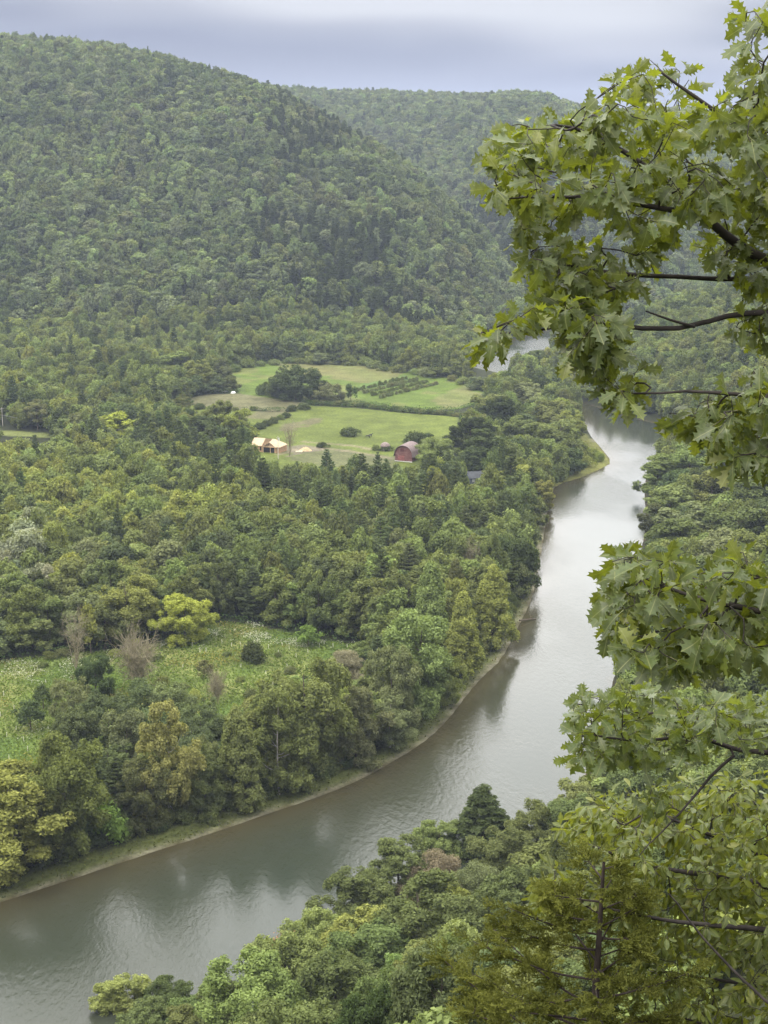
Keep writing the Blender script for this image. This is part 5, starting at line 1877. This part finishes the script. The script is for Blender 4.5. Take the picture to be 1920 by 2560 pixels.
def place_leaves(T, base, axis, nrm, ln, r_, bend=0.5, wid=1.0):
    """many bent copies of a flat leaf"""
    tv, tf = T
    k = len(base)
    axis = axis / np.linalg.norm(axis, axis=1, keepdims=True)
    nrm = nrm - (nrm * axis).sum(1, keepdims=True) * axis
    nrm = nrm / (np.linalg.norm(nrm, axis=1, keepdims=True) + 1e-9)
    side = np.cross(nrm, axis)
    x, y = tv[:, 0][None], tv[:, 1][None]
    y = y * wid * (0.85 + 0.3 * r_.random((k, 1)))
    bd = bend * (r_.normal(size=(k, 1)) * 0.7 + 0.6)
    fold = r_.normal(size=(k, 1)) * 0.30 + 0.35
    tw = r_.normal(size=(k, 1)) * 0.5
    wav = r_.normal(size=(k, 1)) * 0.05
    zl = -0.5 * bd * np.clip(x, -0.1, 2) ** 2 + fold * np.abs(y) + tw * x * y + wav * np.sin(x * 9 + r_.random((k, 1)) * 6) * np.sign(tv[:, 1])[None] * (np.abs(y) * 3)
    xx = x * (1 - 0.12 * bd ** 2 * x ** 2)
    L = ln[:, None, None]
    V = base[:, None] + L * ((xx[..., None] + 0.28) * axis[:, None] + y[..., None] * side[:, None] + zl[..., None] * nrm[:, None])
    Fq = tf[None] + (np.arange(k) * len(tv))[:, None, None]
    uv = np.broadcast_to(tv[None], (k, len(tv), 2)).reshape(-1, 2)
    return V.reshape(-1, 3), Fq.reshape(-1, 4), uv, len(tf)


def sample_poly(poly, n_, r_, mind, gap=0.0):
    poly = np.array(poly, float)
    lo, hi_ = poly.min(0), poly.max(0)
    got = []
    tries = 0
    while len(got) < n_ and tries < n_ * 60:
        q = lo + r_.random(2) * (hi_ - lo)
        tries += 1
        if not pip(q[None], poly)[0]:
            continue
        if gap and fbm(np.array([q[0] / 75 + 3]), np.array([(q[1] + 0.25 * q[0]) / 34]), 2)[0] < gap:
            continue
        if got and np.min(np.hypot(*(np.array(got) - q).T)) < mind * (0.5 + 0.8 * r_.random()):
            continue
        got.append(q)
    return np.array(got)


def grow(roots, targets, r_, bf=0.35, seg=0.09, tip=0.0017, expo=0.42, wob=0.05, walk=0.0034):
    """join every leaf cluster to the limbs by forking twigs; returns nodes, parents, radii, index of each target's node"""
    N, Pa, PL, RR = [], [], [], []
    for pts, r0, r1, par in roots:
        pts = np.array(pts)
        d = np.r_[0, np.cumsum(np.linalg.norm(np.diff(pts, axis=0), axis=1))]
        m_ = max(3, int(d[-1] / seg))
        t = np.linspace(0, d[-1], m_)
        Q = np.stack([np.interp(t, d, pts[:, k]) for k in range(3)], -1)
        ker = np.ones(3) / 3
        for _ in range(3):
            Q[1:-1] = (Q[:-2] + Q[1:-1] + Q[2:]) / 3
        Q[1:-1] += np.cumsum(r_.normal(size=(m_ - 2, 3)), 0) * walk
        prev = -1
        pl0 = 0.0
        if par and N:
            A = np.array(N)
            prev = int(np.argmin(np.linalg.norm(A - Q[0], axis=1)))
            pl0 = PL[prev]
        for i in range(m_):
            N.append(Q[i])
            Pa.append(prev)
            PL.append(pl0 + t[i] * 0.35)
            RR.append(r0 + (r1 - r0) * i / (m_ - 1))
            prev = len(N) - 1
    targets = np.array(targets)
    M = len(targets)
    cost = np.full(M, 1e9)
    near = np.zeros(M, int)

    def upd(i0):
        A = np.array(N[i0:])
        pl = np.array(PL[i0:])
        dd = np.linalg.norm(targets[:, None] - A[None], axis=2)
        c_ = dd + bf * pl[None]
        j = c_.argmin(1)
        b = c_[np.arange(M), j]
        w_ = b < cost
        cost[w_] = b[w_]
        near[w_] = j[w_] + i0
    upd(0)
    done = np.zeros(M, bool)
    tn_ = np.zeros(M, int)
    for _ in range(M):
        c_ = np.where(done, 1e9, cost)
        k = int(c_.argmin())
        s = near[k]
        A, B = N[s], targets[k]
        L = np.linalg.norm(B - A)
        m_ = max(2, int(L / seg) + 1)
        u = np.linspace(0, 1, m_ + 1)[1:, None]
        pd = A - N[Pa[s]] if Pa[s] >= 0 else B - A
        pd = pd / (np.linalg.norm(pd) + 1e-9)
        c1 = A + pd * L * 0.30 + r_.normal(size=3) * wob * L
        c2 = B - (B - A) * 0.25 + np.array([0, 0, 0.05]) * L + r_.normal(size=3) * wob * L
        Q = (1 - u) ** 3 * A + 3 * u * (1 - u) ** 2 * c1 + 3 * u * u * (1 - u) * c2 + u ** 3 * B
        i0 = len(N)
        prev = s
        for q in Q:
            N.append(q)
            Pa.append(prev)
            PL.append(PL[prev] + np.linalg.norm(q - N[prev]))
            RR.append(0.0)
            prev = len(N) - 1
        done[k] = True
        tn_[k] = prev
        upd(i0)
    N = np.array(N)
    Pa = np.array(Pa)
    w_ = np.zeros(len(N))
    w_[tn_] = 1
    for i in range(len(N) - 1, -1, -1):
        if Pa[i] >= 0:
            w_[Pa[i]] += w_[i]
    R = np.maximum(np.array(RR), tip * np.maximum(w_, 1) ** expo)
    return N, Pa, R, tn_


def branch_mesh(name, N, Pa, R, mat):
    """tubes along every run of the branching"""
    ch = [[] for _ in N]
    for i, p_ in enumerate(Pa):
        if p_ >= 0:
            ch[p_].append(i)
    runs = []
    st = [(i, None) for i, p_ in enumerate(Pa) if p_ < 0]
    while st:
        i, p_ = st.pop()
        run = ([p_] if p_ is not None else []) + [i]
        while ch[run[-1]]:
            c_ = sorted(ch[run[-1]], key=lambda q: -R[q])
            for q in c_[1:]:
                st.append((q, run[-1]))
            run.append(c_[0])
        runs.append((run, p_))
    VV, FF, b = [], [], 0
    for run, p_ in runs:
        if len(run) < 2:
            continue
        P_ = N[run]
        r_ = R[run].copy()
        if p_ is not None:
            r_[0] = r_[1]
        V, Fq = tube_np(P_, r_, 7 if r_.max() > 0.015 else 5)
        VV.append(V)
        FF.append(Fq + b)
        b += len(V)
    return mesh_np(name, np.concatenate(VV), np.concatenate(FF), mat, smooth=True)


def at3(p):
    p = np.array(p, float)
    return at(p[:, 0], p[:, 1], p[:, 2])


def leafy_branch(owner, org, roots, regs, T, mat, r_, lsize, per, droop, bend, wid=1.0, spread=0.07, upb=0.7, gap=0.44, twigmat=None, names=('branch', 'leaves')):
    """one limb with its twigs and leaves; regs: (polygon on the sheet, clusters, spacing, distance, depth spread)"""
    tg = []
    for poly, n_, mind, dist, dsp in regs:
        q = sample_poly(poly, n_, r_, mind, gap)
        tg.append(at(q[:, 0], q[:, 1], dist + dsp * (r_.random(len(q)) * 2 - 1)))
    tg = np.concatenate(tg)
    rr = [(at3(p), a, b, par) for p, a, b, par in roots]
    N, Pa, R, tn_ = grow(rr, tg, r_)
    br = link(names[0], branch_mesh(names[0], N - org, Pa, R, twigmat or TWIG), owner)
    base, axis, nrm, ln, var = [], [], [], [], []
    for k in range(len(tg)):
        i = tn_[k]
        p_ = N[i]
        d = N[i] - N[Pa[Pa[i]]] if Pa[Pa[i]] >= 0 else N[i] - N[Pa[i]]
        d = d / (np.linalg.norm(d) + 1e-9)
        m_ = r_.integers(per[0], per[1] + 1)
        cv = r_.random()
        a0 = r_.random() * 6.28
        s1 = np.cross(d, [0.2, 0.1, 0.97])
        s1 /= np.linalg.norm(s1) + 1e-9
        s2 = np.cross(d, s1)
        for j in range(m_):
            an = a0 + j * 2.4
            op = 0.45 + 0.75 * r_.random()
            ax = d * math.cos(op) + math.sin(op) * (s1 * math.cos(an) + s2 * math.sin(an)) + np.array([0, 0, -droop * (0.4 + r_.random())])
            base.append(p_ - d * spread * r_.random())
            axis.append(ax)
            nn = np.array([0, 0, upb]) + r_.normal(size=3) * 0.65 + np.array([0.0, -0.2, 0])
            nrm.append(nn)
            ln.append(lsize * (0.62 + 0.55 * r_.random()))
            var.append(np.clip(0.25 * cv + 0.75 * r_.random(), 0, 1))
    V, Fq, uv, nf = place_leaves(T, np.array(base), np.array(axis), np.array(nrm), np.array(ln), r_, bend, wid)
    lv = link(names[1], mesh_np(names[1], V - org, Fq, mat, fattr={'var': np.repeat(var, nf)}, uv=uv, smooth=True), br)
    return len(base)


def near_tree(name, label, cat, sx, dist, y_top, y_bot, r0, lean, mat=None, z_top=None):
    """trunk standing on the slope below the viewpoint"""
    p0 = at(np.array([sx]), np.array([y_bot]), np.array([dist]))[0]
    x, y = p0[0], p0[1]
    zb = tz(x, y)
    o = thing(name, (x, y, zb), label, cat)
    ztop = at(np.array([sx]), np.array([y_top]), np.array([dist]))[0][2] - zb
    z = np.linspace(-0.4, ztop, 14)
    P_ = np.stack([lean * np.sin(z / 4.0), 0.4 * lean * np.cos(z / 3.0) - 0.4 * lean, z], -1)
    R = r0 * (1 - 0.7 * np.clip(z / ztop, 0, 1) ** 1.2)
    R[0] *= 1.5
    V, Fq = tube_np(P_, R, 12)
    link('trunk', mesh_np('trunk', V, Fq, mat or BARK, smooth=True), o)
    return o, np.array([x, y, zb])


r_ = np.random.default_rng(77)
tot = 0
OAK, org = near_tree('oak_tree', 'close red oak with large pointed-lobed leaves reaching in from the right', 'tree', 1840, 7.6, -500, 1300, 0.17, 0.25)
LIMBS = [
    ([([(1840, 640, 7.8), (1659, 575, 7.7), (1617, 551, 7.6), (1565, 516, 7.5), (1536, 482, 7.4), (1454, 410, 7.3), (1377, 358, 7.2), (1290, 300, 7.1), (1200, 270, 7.0)], 0.034, 0.006, False),
      ([(1530, 478, 7.4), (1454, 444, 7.2), (1352, 436, 7.1), (1200, 420, 7.0), (1090, 430, 6.9)], 0.016, 0.004, True)],
     [([(1062, 275), (1100, 255), (1150, 280), (1250, 245), (1300, 205), (1365, 135), (1440, 125), (1490, 160), (1480, 250), (1550, 330), (1600, 420), (1480, 480), (1350, 505), (1230, 495), (1110, 495),
        (1070, 440), (1060, 360)], 200, 19, 7.2, 0.7)]),
    ([([(1840, 380, 7.0), (1659, 330, 7.0), (1560, 250, 6.9), (1490, 180, 6.8), (1420, 150, 6.8)], 0.02, 0.005, False)],
     [([(1600, 30), (1659, 0), (1850, -60), (1850, 420), (1640, 400), (1560, 330), (1510, 270), (1530, 190), (1590, 150)], 120, 19, 7.0, 0.65)]),
    ([([(1840, 610, 8.0), (1659, 600, 7.9), (1514, 602, 7.8), (1442, 589, 7.7), (1356, 598, 7.6), (1250, 570, 7.5), (1170, 570, 7.5)], 0.018, 0.004, False)],
     [([(1125, 510), (1300, 505), (1420, 520), (1390, 600), (1300, 640), (1200, 670), (1160, 630), (1115, 550)], 90, 20, 7.4, 0.5),
      ([(1590, 440), (1850, 430), (1850, 760), (1650, 700), (1580, 640), (1560, 560)], 60, 22, 7.8, 0.5),
      ([(1500, 330), (1850, 330), (1850, 480), (1640, 470), (1560, 430)], 45, 22, 7.6, 0.4),
      ([(1470, 430), (1850, 420), (1850, 620), (1640, 600), (1520, 530)], 60, 21, 7.7, 0.45),
      ([(1560, 600), (1850, 580), (1850, 770), (1600, 745)], 44, 21, 7.6, 0.4)]),
    ([([(1840, 665, 7.4), (1659, 670, 7.3), (1600, 675, 7.3), (1545, 680, 7.3), (1510, 687, 7.2), (1501, 709, 7.2), (1463, 719, 7.2), (1420, 707, 7.1), (1369, 700, 7.1), (1280, 690, 7.0), (1180, 695, 7.0), (1090, 720, 6.9)],
       0.017, 0.004, False), ([(1500, 706, 7.2), (1430, 685, 7.1), (1395, 672, 7.1)], 0.008, 0.004, True)],
     [([(1035, 720), (1100, 690), (1180, 650), (1280, 650), (1335, 700), (1320, 780), (1250, 775), (1180, 770), (1110, 755), (1030, 742)], 105, 18, 7.0, 0.45)]),
    ([([(1840, 880, 7.0), (1659, 860, 6.9), (1616, 853, 6.9), (1562, 845, 6.9), (1480, 834, 6.8), (1426, 837, 6.8), (1370, 850, 6.8)], 0.015, 0.004, False)],
     [([(1290, 805), (1400, 790), (1500, 835), (1620, 790), (1850, 760), (1850, 1100), (1640, 1060), (1590, 1010), (1520, 950), (1440, 890), (1360, 890), (1310, 860)], 150, 19, 6.9, 0.5)]),
    ([([(1840, 1350, 6.6), (1659, 1330, 6.5), (1594, 1316, 6.4), (1521, 1297, 6.4), (1430, 1260, 6.3), (1350, 1220, 6.3)], 0.016, 0.004, False)],
     [([(1318, 1200), (1345, 1180), (1420, 1195), (1500, 1205), (1659, 1185), (1850, 1180), (1850, 1500), (1600, 1440), (1440, 1440), (1380, 1420), (1320, 1380), (1312, 1300)], 240, 19, 6.5, 0.6)]),
]
for roots, regs in LIMBS:
    tot += leafy_branch(OAK, org, roots, regs, T_OAK, OAKLEAF, r_, 0.099, (4, 6), 0.7, 0.6, 0.82)

OK2, org = near_tree('oak_tree', 'lower oak with lighter small lobed leaves over the river', 'tree', 1900, 10.2, 900, 1900, 0.15, 0.2)
tot += leafy_branch(OK2, org,
                    [([(1900, 1650, 10.2), (1640, 1626, 10), (1585, 1632, 9.9), (1530, 1584, 9.8), (1494, 1584, 9.8), (1446, 1603, 9.7), (1349, 1605, 9.6), (1260, 1590, 9.5)], 0.024, 0.005, False),
                     ([(1585, 1632, 9.9), (1543, 1664, 9.9), (1511, 1716, 9.9), (1478, 1749, 9.8), (1433, 1797, 9.7), (1380, 1850, 9.7)], 0.012, 0.003, True),
                     ([(1900, 1560, 10.4), (1659, 1545, 10.3), (1540, 1555, 10.2), (1440, 1540, 10.1), (1330, 1530, 10), (1240, 1520, 9.9)], 0.022, 0.004, False)],
                    [([(1185, 1640), (1200, 1565), (1250, 1495), (1300, 1475), (1420, 1490), (1500, 1520), (1640, 1500), (1900, 1480), (1900, 1640), (1560, 1600), (1420, 1650), (1320, 1650), (1230, 1650)], 230, 16, 9.9, 0.55),
                     ([(1400, 1690), (1450, 1680), (1440, 1760), (1390, 1740)], 8, 20, 9.8, 0.2)],
                    T_OAK, OAKLEAF2, r_, 0.096, (3, 6), 0.4, 0.5, 0.9)

LT, org = near_tree('chestnut_oak_tree', 'yellow-green tree with long narrow leaves filling the lower right corner', 'tree', 1790, 12.2, 1500, 2300, 0.14, 0.2)
LREG = [([([(1790, 1900, 12.3), (1600, 1835, 12.2), (1504, 1790, 12.1), (1400, 1750, 12)], 0.034, 0.006, False), ([(1790, 1780, 12.6), (1660, 1740, 12.6), (1560, 1720, 12.5)], 0.02, 0.005, False)],
         [([(1205, 1790), (1245, 1740), (1320, 1705), (1420, 1690), (1520, 1680), (1659, 1665), (1850, 1660), (1850, 1850), (1600, 1850), (1400, 1850), (1290, 1830)], 380, 12, 12.3, 0.9)]),
        ([([(1790, 1960, 12), (1650, 1905, 12), (1555, 1893, 11.9), (1419, 1880, 11.8), (1360, 1860, 11.7), (1260, 1820, 11.6)], 0.036, 0.006, False), ([(1790, 2020, 11.6), (1579, 2000, 11.5), (1419, 1988, 11.4), (1300, 1960, 11.4), (1180, 1930, 11.3)], 0.026, 0.005, False)],
         [([(1160, 1900), (1200, 1860), (1300, 1830), (1400, 1850), (1600, 1850), (1850, 1850), (1850, 2020), (1600, 2030), (1440, 2030), (1340, 2020), (1250, 1960), (1190, 1970), (1130, 1960)], 380, 12, 12.0, 0.8)]),
        ([([(1790, 2250, 11.2), (1659, 2175, 11.2), (1494, 2005, 11.0), (1444, 1930, 10.9)], 0.015, 0.005, False), ([(1790, 2160, 12.4), (1600, 2120, 12.4), (1450, 2100, 12.4)], 0.022, 0.006, False), ([(1790, 2330, 12), (1620, 2230, 12), (1480, 2200, 12)], 0.022, 0.006, False)],
         [([(1350, 2040), (1440, 2030), (1850, 2030), (1850, 2330), (1380, 2330), (1370, 2180)], 430, 12, 12.4, 0.9)])]
for roots, regs in LREG:
    tot += leafy_branch(LT, org, roots, regs, T_LONG, LONGLEAF, r_, 0.096, (5, 8), 0.8, 0.5, 0.9, gap=0.33)

# --- cedar
CED = plainmat('unused_cedar', (0.1, 0.1, 0.03))
bpy.data.materials.remove(CED)
CD = 11.6
cb = at(np.array([1274.0]), np.array([2195.0]), np.array([CD]))[0]
ct = at(np.array([1282.0]), np.array([1775.0]), np.array([CD]))[0]
zb = tz(cb[0], cb[1])
CE = thing('cedar_tree', (cb[0], cb[1], zb), 'olive-brown cedar with a thin dark trunk at the lower right', 'tree')
org = np.array([cb[0], cb[1], zb])
zt = np.linspace(-0.3, ct[2] - zb, 16)
low = cb[2] - zb
Pt = np.stack([np.interp(zt, [0, low, ct[2] - zb], [0, 0, ct[0] - cb[0]]) + 0.015 * np.sin(zt * 5), 0.02 * np.cos(zt * 4), zt], -1)
Rt = np.interp(zt, [0, low, ct[2] - zb], [0.085, 0.040, 0.010])
V, Fq = tube_np(Pt, Rt, 9)
link('trunk', mesh_np('trunk', V, Fq, CBARK, smooth=True), CE)
tg, nroots, plume = [], [(Pt + org, 0.02, 0.006, False)], []
Hc = ct[2] - zb
nb_ = 46
for k in range(nb_):
    dep = 0.04 + 2.0 * ((k + 0.6 * r_.random()) / nb_) ** 0.85          # below the tip
    z_ = Hc - dep
    an = k * 2.4 + r_.normal() * 0.35
    reach = (0.10 + 0.66 * dep ** 0.92) * (0.62 + 0.5 * r_.random()) * (1.18 if math.cos(an) < 0 else 0.78)
    rise = 0.30 + 0.25 * r_.random() - 0.16 * dep
    u = np.linspace(0, 1, 9)[:, None]
    c0 = np.array([np.interp(z_, zt, Pt[:, 0]), 0, z_])
    B_ = c0 + u * reach * np.array([math.cos(an), math.sin(an) * 0.85, 0]) + u ** 1.5 * np.array([0, 0, rise * reach]) + np.sin(u * 5) * 0.012 * r_.normal(size=3)
    nroots.append((B_ + org, 0.0075 + 0.003 * dep, 0.0025, True))
    for q_ in range(int(8 + 27 * reach)):
        s_ = 0.22 + 0.78 * r_.random() ** 0.8
        b0 = np.array([np.interp(s_, u[:, 0], B_[:, j]) for j in range(3)])
        az = an + r_.normal() * 0.75
        dr_ = np.array([math.cos(az), math.sin(az), 0.30 + 0.3 * r_.normal()])
        p0 = b0 + dr_ * 0.03 + np.array([0, 0, r_.normal() * 0.02])
        tg.append(org + p0)
        plume.append((p0, dr_ / np.linalg.norm(dr_), 0.10 + 0.10 * r_.random()))
tg = np.array(tg)
N, Pa, R, tn_ = grow(nroots, tg, r_, bf=0.3, seg=0.10, tip=0.0016, expo=0.42, wob=0.10, walk=0.0005)
br = link('branch', branch_mesh('branch', N - org, Pa, R, CBARK), CE)
bl_c, bl_a, bl_l, bl_v = [], [], [], []
for p0, dr_, L0 in plume:
    cv = r_.random()
    sd0 = np.cross(dr_, np.array([0, 0, 1.0]) + 0.5 * r_.normal(size=3))
    sd0 /= np.linalg.norm(sd0) + 1e-9
    nside = int(7 + 26 * L0)
    for j in range(nside):
        f_ = (j + 1) / nside
        q0 = p0 + org + dr_ * L0 * f_ + np.array([0, 0, -0.012 * f_])
        for sg in ((1, -1) if j < nside - 1 else (0,)):
            d2 = dr_ * 0.8 + sd0 * sg * 0.75 + r_.normal(size=3) * 0.22
            d2 /= np.linalg.norm(d2)
            l2 = (0.022 + 0.042 * (1 - f_) ** 0.7) * (0.7 + 0.6 * r_.random())
            nk = max(2, int(l2 / 0.009))
            for k in range(nk):
                a_ = d2 * 0.9 + r_.normal(size=3) * 0.42
                bl_c.append(q0 + d2 * l2 * k / nk)
                bl_a.append(a_ / np.linalg.norm(a_))
                bl_l.append(0.017 * (0.7 + 0.6 * r_.random()))
                bl_v.append(np.clip(0.55 * cv + 0.30 * r_.random() + 0.2 * f_, 0, 1))
bl_c, bl_a, bl_l, bl_v = np.array(bl_c), np.array(bl_a), np.array(bl_l), np.array(bl_v)
sd_ = np.cross(bl_a, r_.normal(size=bl_a.shape))
sd_ /= np.linalg.norm(sd_, axis=1, keepdims=True) + 1e-9
w_ = 0.0050
V = np.stack([bl_c - sd_ * w_, bl_c + sd_ * w_, bl_c + bl_a * bl_l[:, None] + sd_ * w_ * 0.4, bl_c + bl_a * bl_l[:, None] - sd_ * w_ * 0.4], 1).reshape(-1, 3)
ce = link('foliage', mesh_np('foliage', V - org, np.arange(len(V)).reshape(-1, 4), LEAF, fattr={'var': bl_v}), CE)
ce.color = (0.115, 0.124, 0.032, 1)
print('near leaves', tot, 'cedar', len(tg), len(bl_c))

# ------------------------------------------------------------------ haze
hb = MB()
hb.box((0, 3000, 175), (6400, 8400, 360))
hz_ = hb.obj('haze', BARK)
hz_.data.materials.clear()
m, nt, nl = newmat('haze')
pv = nt.new('ShaderNodeVolumePrincipled')
pv.inputs['Color'].default_value = (0.68, 0.78, 1.0, 1)
pv.inputs['Density'].default_value = 0.000085
pv.inputs['Anisotropy'].default_value = 0.2
o_ = nt.new('ShaderNodeOutputMaterial')
nl.new(pv.outputs[0], o_.inputs['Volume'])
hz_.data.materials.append(m)
tag(hz_, 'thin pale summer haze over the valley', 'haze', kind='stuff')
